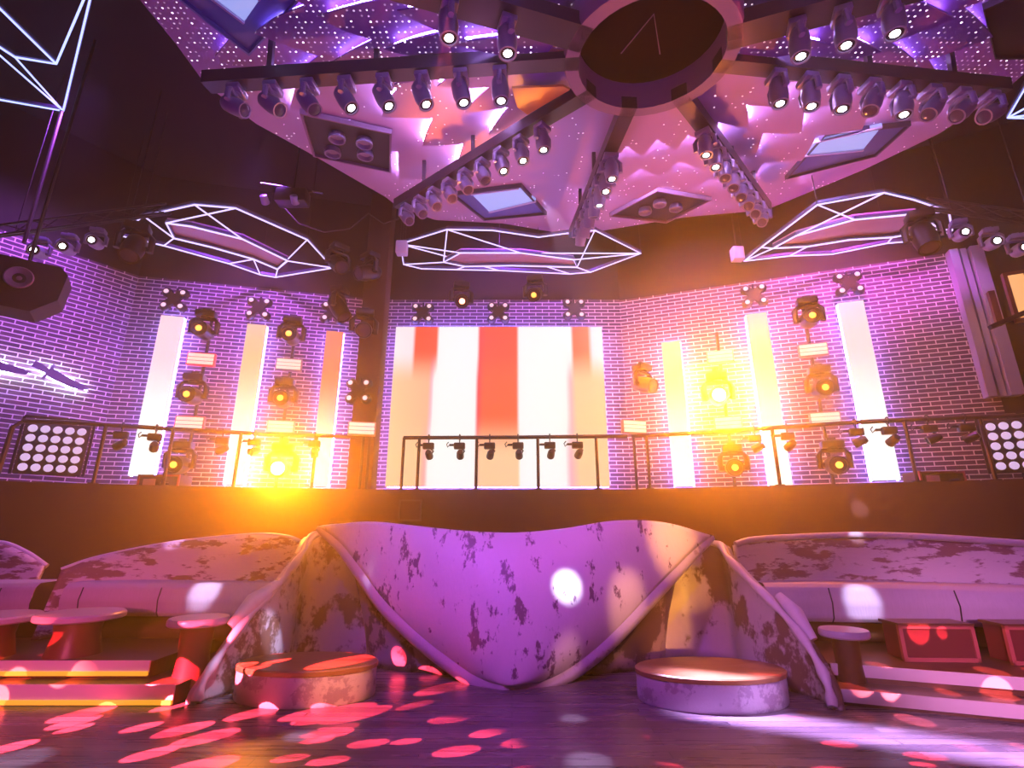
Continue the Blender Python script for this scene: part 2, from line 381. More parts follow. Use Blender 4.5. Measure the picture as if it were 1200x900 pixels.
# ------------------------------------------------------------------ lamps: prototypes
def make_head(kind, s=1.0, bm='body'):
    """moving spotlight hanging from its origin"""
    t = bpy.data.objects.new('moving_spotlight', None); C.objects.link(t); t.empty_display_size = .1
    MB().box((0, 0, -.045 * s), (.25 * s, .19 * s, .09 * s), bev=.015 * s).box((0, 0, .02 * s), (.1 * s, .04 * s, .05 * s)).build('base', bm, t)
    y = MB()
    y.lathe([(0, -.085 * s), (.07 * s, -.085 * s), (.07 * s, -.115 * s), (0, -.115 * s)], 16)
    pr = [(-.165, -.34), (-.165, -.17), (-.125, -.115), (.125, -.115), (.165, -.17), (.165, -.34)]
    y.tube([(x * s, 0, z * s) for x, z in pr], [.035 * s, .04 * s, .03 * s, .03 * s, .04 * s, .035 * s], 8)
    y.build('yoke', bm, t)
    h = MB().lathe([(0, .20 * s), (.07 * s, .19 * s), (.105 * s, .14 * s), (.115 * s, .04 * s), (.12 * s, -.06 * s), (.105 * s, -.17 * s), (.11 * s, -.2 * s), (.09 * s, -.2 * s), (.085 * s, -.17 * s)], 20)
    h.tube([(-.15 * s, 0, 0), (.15 * s, 0, 0)], .035 * s, 10)
    hd = h.build('head', bm, t, loc=(0, 0, -.30 * s))
    lm = {'lit': 'lit', 'dark': 'glass', 'amber': 'amber', 'sun': 'sun', 'red': 'red'}[kind]
    lr = {'lit': .052, 'dark': .088, 'amber': .042, 'sun': .075, 'red': .045}[kind] * s
    if kind != 'dark': MB().lathe([(lr, -.19 * s), (.09 * s, -.18 * s)], 20).build('front_plate', 'steel', hd)
    MB().lathe([(0, -.204 * s), (lr * .6, -.200 * s), (lr, -.188 * s)], 20).build('lens', lm, hd)
    return t
class Proto:
    def __init__(s, fn): s.fn, s.first, s.o = fn, True, None
    def get(s):
        if s.o is None: s.o = s.fn(); return s.o
        return copy_tree(s.o)
P_HEAD = {k: Proto(lambda k=k: make_head(k)) for k in ('lit', 'dark')}
P_WALLHEAD = {k: Proto(lambda k=k: make_head(k, 1.45, 'steel')) for k in ('amber', 'sun', 'red', 'dark', 'lit')}
def put_head(P, loc, pan, tilt, label, group=None):
    o = P.get(); o.location = loc; o.rotation_euler = (0, 0, pan)
    for ch in o.children:
        if ch.name.split('.')[0] == 'head': ch.rotation_euler = (tilt, 0, 0)
    tag(o, label, 'stage light', group); return o

def make_blinder():
    t = bpy.data.objects.new('hanging_blinder_light', None); C.objects.link(t)
    b = MB()
    b.bar((-.16, 0, -.16), (.16, 0, .16), .09, .16).bar((-.16, .005, .16), (.16, .005, -.16), .09, .16)
    for x in (-1, 1):
        for z in (-1, 1):
            b.lathe([(0, .06), (.07, .06), (.105, 0), (.11, -.06), (.095, -.06), (.09, -.03), (0, -.02)], 16, Matrix.Translation((x * .16, 0, z * .16)) @ Matrix.Rotation(R(-90), 4, 'X') @ Matrix.Rotation(R(180), 4, 'X'))
    b.build('housing', 'steel', t)
    for x in (-1, 1):
        for z in (-1, 1):
            MB().lathe([(0, -.075), (.04, -.068), (.075, -.04)], 14, Matrix.Translation((x * .16, 0, z * .16)) @ Matrix.Rotation(R(-90), 4, 'X')).build('lamp', 'bulb', t)
    MB().tube([(0, .08, 0), (0, .08, .3)], .025, 8).build('stem', 'steel', t)
    return t
P_BL = Proto(make_blinder)
def put_blinder(loc, yaw, label):
    o = P_BL.get(); o.location = loc; o.rotation_euler = (0, 0, yaw); tag(o, label, 'stage light', 'four-lamp blinder lights along the brick'); return o

def make_strobe(kind):
    t = bpy.data.objects.new('hanging_strobe_panel', None); C.objects.link(t)
    MB().box((0, .05, 0), (.52, .1, .27), bev=.012).build('housing', 'palebox' if kind != 'red' else 'redglow', t)
    for z in (-.078, 0, .078): MB().box((0, -.008, z), (.475, .02, .066), bev=.008).build('lamp_bar', 'tube', t)
    MB().box((0, .11, .0), (.08, .05, .2)).build('bracket', 'steel', t)
    return t
P_ST = {k: Proto(lambda k=k: make_strobe(k)) for k in ('red', 'pale')}

def make_clamp_lamp():
    t = bpy.data.objects.new('hanging_clamp_lamp', None); C.objects.link(t)
    MB().tube([(0, .06 * math.sin(a), .06 * math.cos(a)) for a in [2 * math.pi * k / 12 for k in range(12)]], .013, 6, closed=True).tube([(0, 0, -.06), (0, 0, -.13)], .013, 6).build('clamp', 'steel', t)
    y = MB().box((0, 0, -.17), (.22, .12, .13), bev=.02).bar((-.09, 0, -.15), (-.2, 0, -.15), .04)
    y.build('driver_box', 'steel', t)
    h = MB().lathe([(0, .12), (.05, .115), (.07, .06), (.075, -.09), (.06, -.09), (.058, -.06)], 14)
    hd = h.build('lamp_can', 'steel', t, loc=(.02, -.02, -.34), rot=(R(70), 0, R(40)))
    MB().lathe([(0, -.085), (.058, -.07)], 14).build('lens', 'glass', hd)
    MB().tube([(.05, .0, -.23), (.10, 0, -.27), (.06, 0, -.33)], .02, 6).build('yoke', 'steel', t)
    MB().tube([(-.2, 0, -.15), (-.24, .02, -.19), (-.26, .02, -.13), (-.22, .02, -.085)], .01, 6).build('cable', 'cable', t)
    return t
P_CL = Proto(make_clamp_lamp)

# ------------------------------------------------------------------ railings with their lamps
RAILZ = 3.435
def rail_at(px, py): return atZ(px, py, RAILZ)
def make_rail(pts, posts, label, end_drop=None):
    t = thing('railing', label, 'railing', (pts[0].x, pts[0].y, FLOORZ + .06))
    L = [p - Vector(t.location) for p in pts]
    path = L
    if end_drop is not None: path = [L[0] + Vector((-.12, -.08, -1.05)), L[0] + Vector((-.1, -.06, -.12)), ] + L
    MB().tube(path, .038, 8).build('top_rail', 'pipe', t)
    for q in posts:
        q = q - Vector(t.location)
        o = MB().tube([(q.x, q.y, 0), (q.x, q.y, q.z)], .03, 8).lathe([(.08, 0), (.08, .02), (0, .02)], 12, Matrix.Translation((q.x, q.y, 0))).build('post', 'pipe', t)
    return t
LR = [rail_at(28, 493), rail_at(90, 495.5), rail_at(190, 502), rail_at(300, 508), rail_at(392, 511), rail_at(436, 512)]
CR = [rail_at(473, 513), rail_at(600, 512.5), rail_at(735, 511)]
RR = [rail_at(740, 511), rail_at(850, 506), rail_at(910, 501), rail_at(1000, 495), rail_at(1080, 491), rail_at(1190, 487)]
def on_poly(pts, px):
    """point of the rail polyline seen at column px"""
    for a, b in zip(pts, pts[1:]):
        A = [600 + F * p.x / (p.y * CT + (p.z - EYE) * ST) for p in (a, b)]
        if A[0] <= px <= A[1] + 1e-6 or (b is pts[-1]):
            d = ray(px, 505); nrm = Vector(((b - a).y, -(b - a).x, 0)); return atPlane(px, 505, a, nrm) * Vector((1, 1, 0)).x if False else Vector((*(EYEV + d * ((a - EYEV).dot(nrm) / d.dot(nrm))).xy, RAILZ))
make_rail(LR, [on_poly(LR, x) for x in (123, 203, 283, 372, 434)], 'dark pipe railing of the balcony in front of the knife signs and peach strips', True)
make_rail(CR, [on_poly(CR, x) for x in (474, 492, 559, 630, 698)], 'dark pipe railing in front of the striped video screen')
make_rail(RR, [on_poly(RR, x) for x in (757, 905, 1062, 1152)], 'dark pipe railing running from the screen towards the lilac wall channel')
left_txt = ['below the first white LED strip', 'beside the corner LED strip', 'under the amber lamp column', 'before the peach LED strip', 'close to the black pillar']
def clamp(pts, px, yaw, label, grp):
    p = on_poly(pts, px); o = P_CL.get(); o.location = p; q = on_poly(pts, px + 6) - p; o.rotation_euler = (0, 0, math.atan2(q.y, q.x))
    for c_ in o.children:
        if c_.name.startswith('lamp_can'): c_.rotation_euler = (R(70), 0, yaw)
    tag(o, label, 'stage light', grp)
for px, yw, tx in ((143, .9, 'nearest the knife signs'), (183, .2, 'overlapping the white corner strip'), (262, 1.2, 'below the striped red strobe panels'), (300, 2.6, 'just past the peach strip'), (370, .1, 'in front of the orange strip')):
    clamp(LR, px, yw, 'dark clamp lamp on the balcony rail ' + tx, 'clamp lamps on the balcony rail')
for i, px in enumerate((503, 539, 574, 607, 644, 676)):
    clamp(CR, px, .1 * (i % 3), ORD[i] + ' of six clamp lamps on the screen rail, counted from the pillar', 'clamp lamps on the screen rail')
for px, yw, tx in ((884, 1.4, 'beside the bright amber lamp'), (922, .5, 'just past the peach strip'), (1003, 1.0, 'on the inner edge of the white strip'), (1042, .3, 'on the outer edge of the white strip'), (1089, 1.4, 'above the equipment case'), (1133, .8, 'next to the round-lamp panel')):
    clamp(RR, px, yw, 'dark clamp lamp on the angled rail ' + tx, 'clamp lamps on the angled rail')

# ------------------------------------------------------------------ columns of amber moving lights and strobes
def yaw_to_cam(p): return math.atan2(-p.x, p.y) * 1.0
def column(k, top_px, items, name):
    d, n = wall_n(k); base = on_wall(top_px[0], top_px[1], k, .9)
    ref = Vector((base.x, base.y, 0)); yaw = math.atan2(d.y, d.x)
    pole = MB().tube([(0, .24, FLOORZ + .02), (0, .24, base.z)], .035, 8)
    for z in (0, 1): pass
    o = pole.build('hanging_pole', 'steel', None, loc=(base.x, base.y, 0), rot=(0, 0, yaw)); tag(o, 'thin dark pole carrying ' + name, 'pole', 'lamp poles')
    for kind, px, py, lab in items:
        p = on_wall(px, py, k, .9); z = p.z; c = Vector((base.x, base.y, z)) - n * -.0
        if kind in ('amber', 'sun'):
            c2 = c + n * .12
            if kind == 'sun':
                c2 = on_wall(px, py, k, 2.0); top = c2 + Vector((0, 0, .55))
                bk = Vector((base.x, base.y, top.z)) - n * .19 - top
                q = MB().tube([(0, 0, 0), bk], .025, 8).lathe([(.06, -.012), (.06, .012), (0, .012)], 12).build('hanging_support_bar', 'steel', None, loc=top); tag(q, 'dark bar reaching out to the dazzling amber lamp ' + ('by the pillar' if px < 600 else 'of the angled wall'), 'bar', 'lamp bars')
            put_head(P_WALLHEAD[kind], c2 + Vector((0, 0, .45)), yaw, R(-84), lab, 'amber moving lights on the poles')
        elif kind == 'blind': put_blinder(c + n * .1, yaw, lab)
        else:
            o = P_ST[kind].get(); o.location = c; o.rotation_euler = (0, 0, yaw); tag(o, lab, 'strobe light', 'striped strobe panels on the poles')
column('backleft', (244, 372), [('amber', 243, 392, 'topmost amber moving light of the pole next to the corner strip'), ('red', 241, 421, 'upper red-rimmed strobe panel of the pole next to the corner strip'),
       ('amber', 232, 467, 'middle amber moving light of the pole next to the corner strip'), ('red', 237, 496, 'lower red-rimmed strobe panel, just above the balcony rail'), ('amber', 221, 547, 'lowest amber moving light of the pole next to the corner strip')], 'the amber lamps next to the corner strip')
column('backleft', (345, 375), [('amber', 345, 398, 'topmost amber moving light of the pole between peach and orange strips'), ('pale', 340, 427, 'upper pale strobe panel of the pole between peach and orange strips'),
       ('amber', 334, 471, 'middle amber moving light of the pole between peach and orange strips'), ('pale', 331, 500, 'lower pale strobe panel directly above the dazzling amber lamp'), ('sun', 329, 550, 'dazzling amber moving light in front of the balcony rail by the pillar')], 'the dazzling lamp by the pillar')
column('backright', (840, 385), [('pale', 840, 418, 'upper pale strobe panel above the dazzling lamp of the angled wall'), ('sun', 842, 466, 'dazzling amber moving light high on the angled brick wall'),
       ('pale', 848, 496, 'lower pale strobe panel below the dazzling lamp of the angled wall'), ('amber', 853, 550, 'lowest amber moving light under the dazzling lamp of the angled wall')], 'the dazzling lamp of the angled wall')
column('backright', (943, 352), [('amber', 951, 377, 'topmost amber moving light of the pole beside the white strip'), ('pale', 949, 410, 'upper pale strobe panel of the pole beside the white strip'),
       ('amber', 962, 459, 'middle amber moving light of the pole beside the white strip'), ('pale', 962, 491, 'lower pale strobe panel of the pole beside the white strip'), ('amber', 976, 547, 'lowest amber moving light of the pole beside the white strip')], 'the amber lamps beside the white strip')
# single strobes next to the screen
for k, px, py, lab in (('back', 744, 500, 'pale strobe panel on the brick just beside the big screen'), ('back', 424, 502, 'pale strobe panel at the foot of the black pillar')):
    p = on_wall(px, py, k, 1.45 if px > 600 else 1.75); o = P_ST['pale'].get(); o.location = p; tag(o, lab, 'strobe light', 'striped strobe panels on the poles')
    q = MB().tube([(p.x, p.y + .16, FLOORZ), (p.x, p.y + .16, p.z)], .03, 8).build('hanging_pole', 'steel'); tag(q, 'short dark pole behind the ' + lab, 'pole', 'lamp poles')
# dark moving lights beside the screen, in the amber haze
for px, py, off, tilt, lab in ((752, 428, .9, -1.2, 'dark unlit moving light hanging in the amber haze beside the screen'),):
    put_head(P_WALLHEAD['dark'], on_wall(px, py, 'back', off), .6, tilt, lab)
# blinders along the top of the brick
for px, py, k, lab in ((204, 351, 'backleft', 'four-lamp blinder above the corner LED strip'), (303, 361, 'backleft', 'four-lamp blinder above the peach LED strip'), (390, 366, 'backleft', 'four-lamp blinder above the orange LED strip'),
        (495, 367, 'back', 'four-lamp blinder over the screen corner nearest the pillar'), (584, 366, 'back', 'four-lamp blinder over the middle of the screen'), (673, 362, 'back', 'four-lamp blinder over the screen corner farthest from the pillar'),
        (884, 346, 'backright', 'four-lamp blinder above the peach strip of the angled wall'), (995, 332, 'backright', 'four-lamp blinder above the white strip of the angled wall')):
    d, n = wall_n(k); put_blinder(on_wall(px, py, k, .35), math.atan2(d.y, d.x), lab)
put_blinder(atY(420, 458, 10.0), 0, 'four-lamp blinder mounted on the black pillar')
# two moving lights over the screen
put_head(P_WALLHEAD['red'], atY(541, 332, 10.9), .2, R(-60), 'moving light with a red glowing lens above the screen', 'moving lights above the screen')
put_head(P_WALLHEAD['amber'], atY(627, 325, 10.9), -.2, R(-60), 'moving light with an orange glowing lens above the screen', 'moving lights above the screen')
# cluster on the black pillar
for px, py, pan, tilt, lab in ((398, 288, .8, -.9, 'topmost dark moving light on the black pillar'), (434, 298, -.7, -1.1, 'upper dark moving light on the pillar, turned to the screen'), (399, 338, 1.4, -.6, 'middle dark moving light of the pillar cluster'), (428, 364, .3, -1.2, 'lowest dark moving light of the pillar cluster')):
    put_head(P_WALLHEAD['dark'], atY(px, py, 9.75), pan, tilt, lab, 'dark moving lights on the pillar')
q = MB().tube([atY(x, y, 9.6) for x, y in ((330, 240), (350, 262), (380, 272), (410, 268), (432, 250), (450, 262), (468, 256))], .016, 6).build('hanging_cable', 'cable'); tag(q, 'black cable looping from the rigging to the pillar top', 'cable')

# LED matrix panels
def matrix(px, py, Y, yaw, label, W=.92):
    p = atY(px, py, Y); t = thing('lamp_matrix_panel', label, 'stage light', (p.x, p.y, p.z), (0, 0, yaw), 'round-lamp matrix panels')
    MB().box((0, .06, 0), (W, .1, W), bev=.02).build('housing', 'black', t)
    for i in range(5):
        for j in range(5):
            MB().lathe([(0, -.012), (.055, -.008), (.07, .012)], 14, Matrix.Translation(((i - 2) * W / 5.4, 0, (j - 2) * W / 5.4)) @ Matrix.Rotation(R(-90), 4, 'X')).build('lamp', 'bulbw', t)
    f = MB()
    for s in (-1, 1): f.bar((s * W * .54, .06, -W * .5), (s * W * .54, .06, W * .6), .04)
    f.bar((-W * .54, .06, W * .6), (W * .54, .06, W * .6), .04); f.build('hanging_yoke', 'steel', t)
matrix(62, 526, 9.1, .55, 'panel of round white lamps behind the balcony rail near the knife signs')
matrix(1198, 521, 8.6, -.5, 'panel of round white lamps cut by the photo edge beside the rail end')

# cases on the balcony
def case(px0, px1, pyt, Y, label):
    a, b = atY(px0, pyt, Y), atY(px1, pyt, Y); w = b.x - a.x; h = a.z - FLOORZ
    t = thing('equipment_case', label, 'case', ((a.x + b.x) / 2, Y + .25, FLOORZ + .005), (0, 0, 0))
    MB().box((0, 0, h / 2), (w, .4, h), bev=.02).build('body', 'case', t)
    e = MB()
    for x in (-1, 1):
        for z in (.02, h - .02): e.bar((x * w * .5, -.205, z), (-x * w * .5, -.205, z), .03)
        e.bar((x * w * .49, -.205, 0), (x * w * .49, -.205, h), .03)
    e.build('edge_trim', 'redframe', t)
    MB().box((-w * .22, -.205, h * .45), (w * .3, .02, h * .55), bev=.005).build('control_panel', 'palebox', t)
    MB().tube([(w * .1, -.205, h * .4), (w * .1, -.25, h * .45), (w * .3, -.25, h * .45), (w * .3, -.205, h * .4)], .012, 6).build('handle', 'chrome', t)
case(161, 209, 556, 9.35, 'small equipment case on the balcony at the foot of the corner LED strip')
case(1079, 1132, 552, 8.75, 'equipment case with a lit control panel on the balcony near the lilac channel')

# ------------------------------------------------------------------ ceiling canopy (tilted star)
TILT = math.atan(.13); CN = Vector((0, -math.sin(TILT), math.cos(TILT)))
HUB = None
P0 = Vector((0, 4.545, EYE + 5.2))
def cpt(px, py, zo=0): return atPlane(px, py, P0 + CN * zo, CN)
HUB = cpt(762, 64)
can = thing('ceiling_canopy', 'star-shaped ceiling canopy of perforated scale panels around a dark round hub', 'ceiling canopy', HUB, (TILT, 0, 0))
def loc2(px, py, zo=0):
    p = cpt(px, py, zo) - HUB; return Vector((p.x, p.y * math.cos(TILT) + p.z * math.sin(TILT)))
def pol(v): return math.atan2(v.y, v.x) % (2 * math.pi)
SP = {'right': (1178, 106), 'lr': (898, 246), 'low': (672, 276), 'll': (466, 242), 'left': (240, 98), 'ul': (541, 0), 'ur': (1003, 0)}
spk = {k: loc2(*v) for k, v in SP.items()}
spk['ul'] = spk['ul'].normalized() * 5.0; spk['ur'] = spk['ur'].normalized() * 5.0
spk['up'] = Vector((-.3, -5.0)); 
TOP = .68
spp = {k: loc2(*v, TOP) for k, v in SP.items()}
for k in ('ul', 'ur', 'up'): spp[k] = spk[k].copy()
outer = {'right-lr': [(1100, 157), (1012, 199)], 'lr-low': [(800, 255)], 'low-ll': [(590, 262), (510, 258)], 'll-left': [(452, 231), (360, 178), (300, 145)], 'left-ul': [(205, 50), (160, -5)], 'ur-right': [(1230, 60)]}
order = ['right', 'lr', 'low', 'll', 'left', 'ul', 'up', 'ur']
HR = .9
layersets = {'right-lr': 4, 'lr-low': 4, 'low-ll': 0, 'll-left': 3, 'left-ul': 5, 'ul-up': 3, 'up-ur': 3, 'ur-right': 5}
zz = {'left-ul': (3, .055), 'ur-right': (3, .055), 'right-lr': (3, .04), 'lr-low': (3, .03), 'll-left': (3, .05), 'ul-up': (4, .05), 'up-ur': (4, .05)}
def seg_hit(poly, ang):
    dx, dy = math.cos(ang), math.sin(ang)
    best = None
    for a, b in zip(poly, poly[1:]):
        ex, ey = b.x - a.x, b.y - a.y; den = dx * ey - dy * ex
        if abs(den) < 1e-9: continue
        tt = (a.x * ey - a.y * ex) / den; ss = (a.x * dy - a.y * dx) / den
        if -.001 <= ss <= 1.001 and tt > 0: best = tt if best is None else max(best, tt)
    return best or 4.5
LAY = .13
for i, k0 in enumerate(order):
    k1 = order[(i + 1) % len(order)]; key = k0 + '-' + k1
    poly = [spp[k0]] + [loc2(*q, TOP) for q in outer.get(key, [])] + [spp[k1]]
    a0, a1 = pol(spp[k0]), pol(spp[k1])
    if a1 < a0: a1 += 2 * math.pi
    NS = 48
    angs = [a0 + (a1 - a0) * j / NS for j in range(NS + 1)]
    Rb = [seg_hit(poly, a) for a in angs]
    far = key in ('right-lr', 'lr-low', 'll-left')
    nl = layersets[key]; nz, amp = zz.get(key, (4, .06))
    pan = None
    for L in range(nl + 1):
        def fr(j):
            if L == 0: return 1.0
            base = 1 - L * .80 / (nl + 1) * (1.0 if nl else 1) 
            s = j / NS * nz + L * .5
            tri = abs((s % 1) - .5) * 2
            return base + amp * (tri - .5) * 2
        ro = [max(HR + .05, Rb[j] * fr(j)) for j in range(NS + 1)]
        ptsO = [Vector((ro[j] * math.cos(angs[j]), ro[j] * math.sin(angs[j]), TOP - L * LAY)) for j in range(NS + 1)]
        ptsI = [Vector((HR * math.cos(a), HR * math.sin(a), TOP - L * LAY)) for a in angs]
        mb = MB()
        for zo in (0, .022):
            Z = Vector((0, 0, zo))
            A = mb._addv([p + Z for p in ptsO]); B = mb._addv([p + Z for p in ptsI])
            for j in range(NS): mb.bm.faces.new((A[j], A[j + 1], B[j + 1], B[j]))
            if zo == 0: A0, B0 = A, B
            else:
                for j in range(NS): mb.bm.faces.new((A0[j], A0[j + 1], A[j + 1], A[j]))
        o = mb.build('scale_panel', 'star' if key in ('left-ul', 'ul-up', 'up-ur', 'ur-right') else 'starsparse', can, smooth=0, uv=lambda co: (co.x, co.y))
        if L:
            st = []
            for j in range(NS + 1):
                q = ptsO[j].copy(); rr = ro[j] - (.03 if far else .12); q.x, q.y = rr * math.cos(angs[j]), rr * math.sin(angs[j]); q.z += .075
                st.append(q)
            MB().tube(st, .011, 5).build('edge_light', 'edgefar' if far else 'edge', o)
# edge fascia
BEAM_Z = .02
for k in order:
    v = spk[k]; dirv = v.normalized(); e = v - dirv * .02
    w = .2 if k not in ('ul', 'ur', 'up') else .34
    b = MB().bar(Vector((dirv.x * .8, dirv.y * .8, BEAM_Z)), Vector((e.x, e.y, BEAM_Z)), w, .16)
    for tt in (.35, .6, .85):
        b.bar(Vector((e.x * tt, e.y * tt, BEAM_Z)), Vector((e.x * tt, e.y * tt, TOP - .08 if tt > .4 else .12)), .06)
    b.build('spoke_beam', 'beam', can, smooth=0)
hb = MB().lathe([(.81, -.06), (.96, -.06), (.98, 0), (.98, .42), (.81, .42), (.81, -.06)], 40)
hb.build('hub_ring', 'hub', can)
MB().lathe([(0, .34), (.82, .30), (.82, .34), (0, .38)], 40).build('hub_disc', 'hubin', can)
MB().tube([(-.25, .33, .31), (.0, -.2, .325), (.22, .34, .31)], .008, 5).build('hub_seam', 'hub', can)
# brackets by the hub, the amber beam's colour put into their base colour
for q in ([(628, 82), (652, 52), (662, 58), (660, 86)], [(600, 106), (660, 104), (668, 108), (618, 137), (606, 128)]):
    pts = [loc2(*p) for p in q]; MB().prism([(p.x, p.y, .03) for p in pts], (0, 0, .03)).build('bracket_plate', 'clawm', can, smooth=0)
# light wells
def well(corners, zoff, rimm, panelm, name, lit=None, lamps=()):
    pts = [loc2(*c, zoff) for c in corners]; cen = sum(pts, Vector((0, 0))) / len(pts)
    o = MB()
    P3 = [Vector((p.x, p.y, zoff)) for p in pts]; IN = [Vector((cen.x + (p.x - cen.x) * .95, cen.y + (p.y - cen.y) * .95, zoff)) for p in pts]
    UP = Vector((0, 0, .08))
    for j in range(len(pts)):
        k = (j + 1) % len(pts)
        o.face([P3[j], P3[k], IN[k], IN[j]]); o.face([P3[j], P3[k], P3[k] + UP, P3[j] + UP]); o.face([IN[j], IN[k], IN[k] + UP * .6, IN[j] + UP * .6])
    w = o.build(name, rimm, can, smooth=0)
    pn = MB(); pn.face([q + UP * .6 for q in IN]); pn.build('recess_panel', panelm, w, smooth=0)
    if lit:
        L = [loc2(*c, zoff) for c in lit]; MB().prism([(p.x, p.y, zoff + .02) for p in L], (0, 0, .05)).build('lit_window', 'bluepan', w, smooth=0)
        for a, b in ((0, 1), (2, 3)):
            MB().bar((L[a].x, L[a].y, zoff + .0), (L[b].x, L[b].y, zoff + .0), .03).build('mullion', 'channel', w, smooth=0)
    for c in lamps:
        p = loc2(*c, zoff); MB().lathe([(0, .12), (.10, .12), (.13, .02), (.13, -.03), (.11, -.03), (.09, .03), (0, .05)], 18, Matrix.Translation((p.x, p.y, zoff - .02))).build('projector', 'body', w)
well([(351, 133), (459, 157), (458, 203), (367, 184)], .46, 'hub', 'black', 'light_well', lamps=[(395, 161), (427, 167), (390, 178), (428, 181)])
well([(529, 229), (611, 219), (641, 252), (567, 259)], .60, 'beam', 'bluedark', 'light_well', lit=[(552, 228), (608, 221), (628, 236), (573, 249)])
well([(204, -4), (292, 66), (356, -4), (270, -60)], .46, 'bluedark', 'bluedark', 'light_well', lit=[(240, -8), (286, 27), (305, 0), (268, -30)])
well([(920, 211), (1027, 184), (1068, 147), (967, 158)], .45, 'beam', 'bluedark', 'light_well', lit=[(942, 183), (1012, 176), (1034, 149), (955, 167)])
well([(714, 254), (770, 224), (834, 235), (781, 262)], .46, 'hub', 'black', 'light_well', lamps=[(756, 247), (773, 238), (792, 243)])
well([(1152, 12), (1206, -12), (1214, 70), (1166, 70)], .46, 'beam', 'black', 'light_well')

# moving lights under the spokes
cm = can.location
def world(v, z): return HUB + Matrix.Rotation(TILT, 3, 'X') @ Vector((v.x, v.y, z))
def along(k, px, py):
    """fraction of spoke k whose underside is seen closest to the pixel"""
    v = spk[k]; best = None
    for j in range(10, 101):
        w = world(v * (j / 100), BEAM_Z - .11); zc = w.y * CT + (w.z - EYE) * ST; x = 600 + F * w.x / zc; y = 450 - F * (-(w.y) * ST + (w.z - EYE) * CT) / zc
        e = (x - px) ** 2 + (y - py) ** 2
        if best is None or e < best[0]: best = (e, j / 100)
    return best[1]
def spoke_heads(k, first, last, n, txt, tilts, lits, sc=.85):
    v = spk[k]; f0, f1 = along(k, *first), along(k, *last); pan = math.atan2(v.y, v.x) - math.pi / 2
    for i in range(n):
        w = world(v * (f0 + (f1 - f0) * i / max(1, n - 1)), BEAM_Z - .08 - .04)
        o = put_head(P_HEAD['lit' if lits[i] else 'dark'], w, pan, R(tilts[i]), ORD[i] + ' moving light from the hub on the ' + txt, 'moving lights on the canopy spokes')
        o.scale = (sc, sc, sc)
spoke_heads('left', (588, 98), (278, 101), 8, 'level spoke near the loudspeaker', [-4, -14, -22, -28, -32, -36, -50, -62], [1, 1, 1, 1, 1, 0, 0, 0])
spoke_heads('ll', (640, 158), (474, 236), 9, 'spoke ending above the black pillar', [-6, -14, -20, -24, -28, -30, -34, -38, -42], [1, 1, 1, 0, 0, 0, 0, 0, 0], .8)
spoke_heads('low', (726, 185), (681, 262), 7, 'spoke pointing at the screen', [-4, -8, 10, 20, 30, 40, 45], [1, 1, 1, 0, 0, 0, 0])
spoke_heads('lr', (808, 166), (894, 241), 8, 'spoke ending over the angled wall', [-4, -10, -16, -22, -28, -34, -40, -40], [1, 1, 0, 0, 0, 0, 0, 0], .8)
spoke_heads('right', (905, 105), (1158, 109), 8, 'level spoke above the slanted blue window', [-2, -6, -10, -26, -12, -40, -48, -60], [1, 1, 1, 0, 1, 0, 0, 0])
spoke_heads('ul', (592, 28), (530, -4), 2, 'wide spoke beside the amber-lit brackets', [-3, -5], [1, 1])
spoke_heads('ur', (935, 28), (1040, -8), 3, 'wide spoke rising towards the black recess', [-4, -6, -6], [1, 1, 1])

# ------------------------------------------------------------------ neon frames
def neon_frame(planefn, outline, inner, links, label, m='neon', panel=True, hang=None):
    O = [planefn(*p) for p in outline]; I = [planefn(*p) for p in inner]
    c = sum(O, Vector()) / len(O); base = Vector(c)
    t = thing('neon_frame', label, 'ceiling light', base, group='faceted neon ceiling frames')
    DZ = Vector((0, 0, -.12))
    O = [p - base for p in O]; I = [p - base + DZ for p in I]
    MB().tube(O, .015, 6, closed=True).build('outer_tube', m, t)
    if I: MB().tube(I, .017, 6, closed=len(I) > 2).build('inner_tube', m, t)
    a = MB(); b = MB()
    for (k0, i0), (k1, i1) in links:
        p = (O if k0 == 'o' else I)[i0]; q = (O if k1 == 'o' else I)[i1]
        MB().tube([p, q], .014, 6).build('strut_tube', m, t)
    ch = MB()
    for p, q in zip(O, O[1:] + O[:1]): ch.bar(p + Vector((0, 0, .05)), q + Vector((0, 0, .05)), .045, .05)
    for p, q in zip(I, I[1:] + I[:1]) if I else (): ch.bar(p + Vector((0, 0, .05)), q + Vector((0, 0, .05)), .045, .05)
    ch.build('channel', 'alu', t, smooth=0)
    if panel and len(I) > 2:
        MB().prism([p + Vector((0, 0, .09)) for p in I], (0, 0, .03)).build('panel', 'pink', t, smooth=0)
    for p in O[::3]: MB().tube([p + Vector((0, 0, .06)), p + Vector((0, 0, CEIL - base.z - p.z))], .008, 5).build('hanging_wire', 'steel', t)
    return t
mid_plane = lambda px, py: atPlane(px, py, (0, 11.1, 7.62), Vector((0, .32, 1)).normalized())
neon_frame(mid_plane, [(469, 286), (524, 269), (577, 270), (631, 278), (668, 273), (697, 270), (751, 297), (692, 319), (668, 321), (585, 317), (535, 316), (494, 315), (473, 310)],
           [(520, 302), (540, 291), (610, 291), (672, 299), (676, 308), (640, 307), (600, 306), (545, 307)],
           [(('o', 0), ('o', 9)), (('o', 1), ('i', 0)), (('o', 0), ('i', 1)), (('o', 12), ('i', 0)), (('o', 5), ('i', 4)), (('o', 6), ('i', 3)), (('o', 7), ('i', 4)), (('o', 10), ('i', 7)), (('o', 8), ('i', 5)), (('o', 1), ('i', 2)), (('o', 6), ('i', 1))],
           'faceted white neon frame hanging centrally above the striped screen')
lp = lambda px, py: atZ(px, py, 7.3)
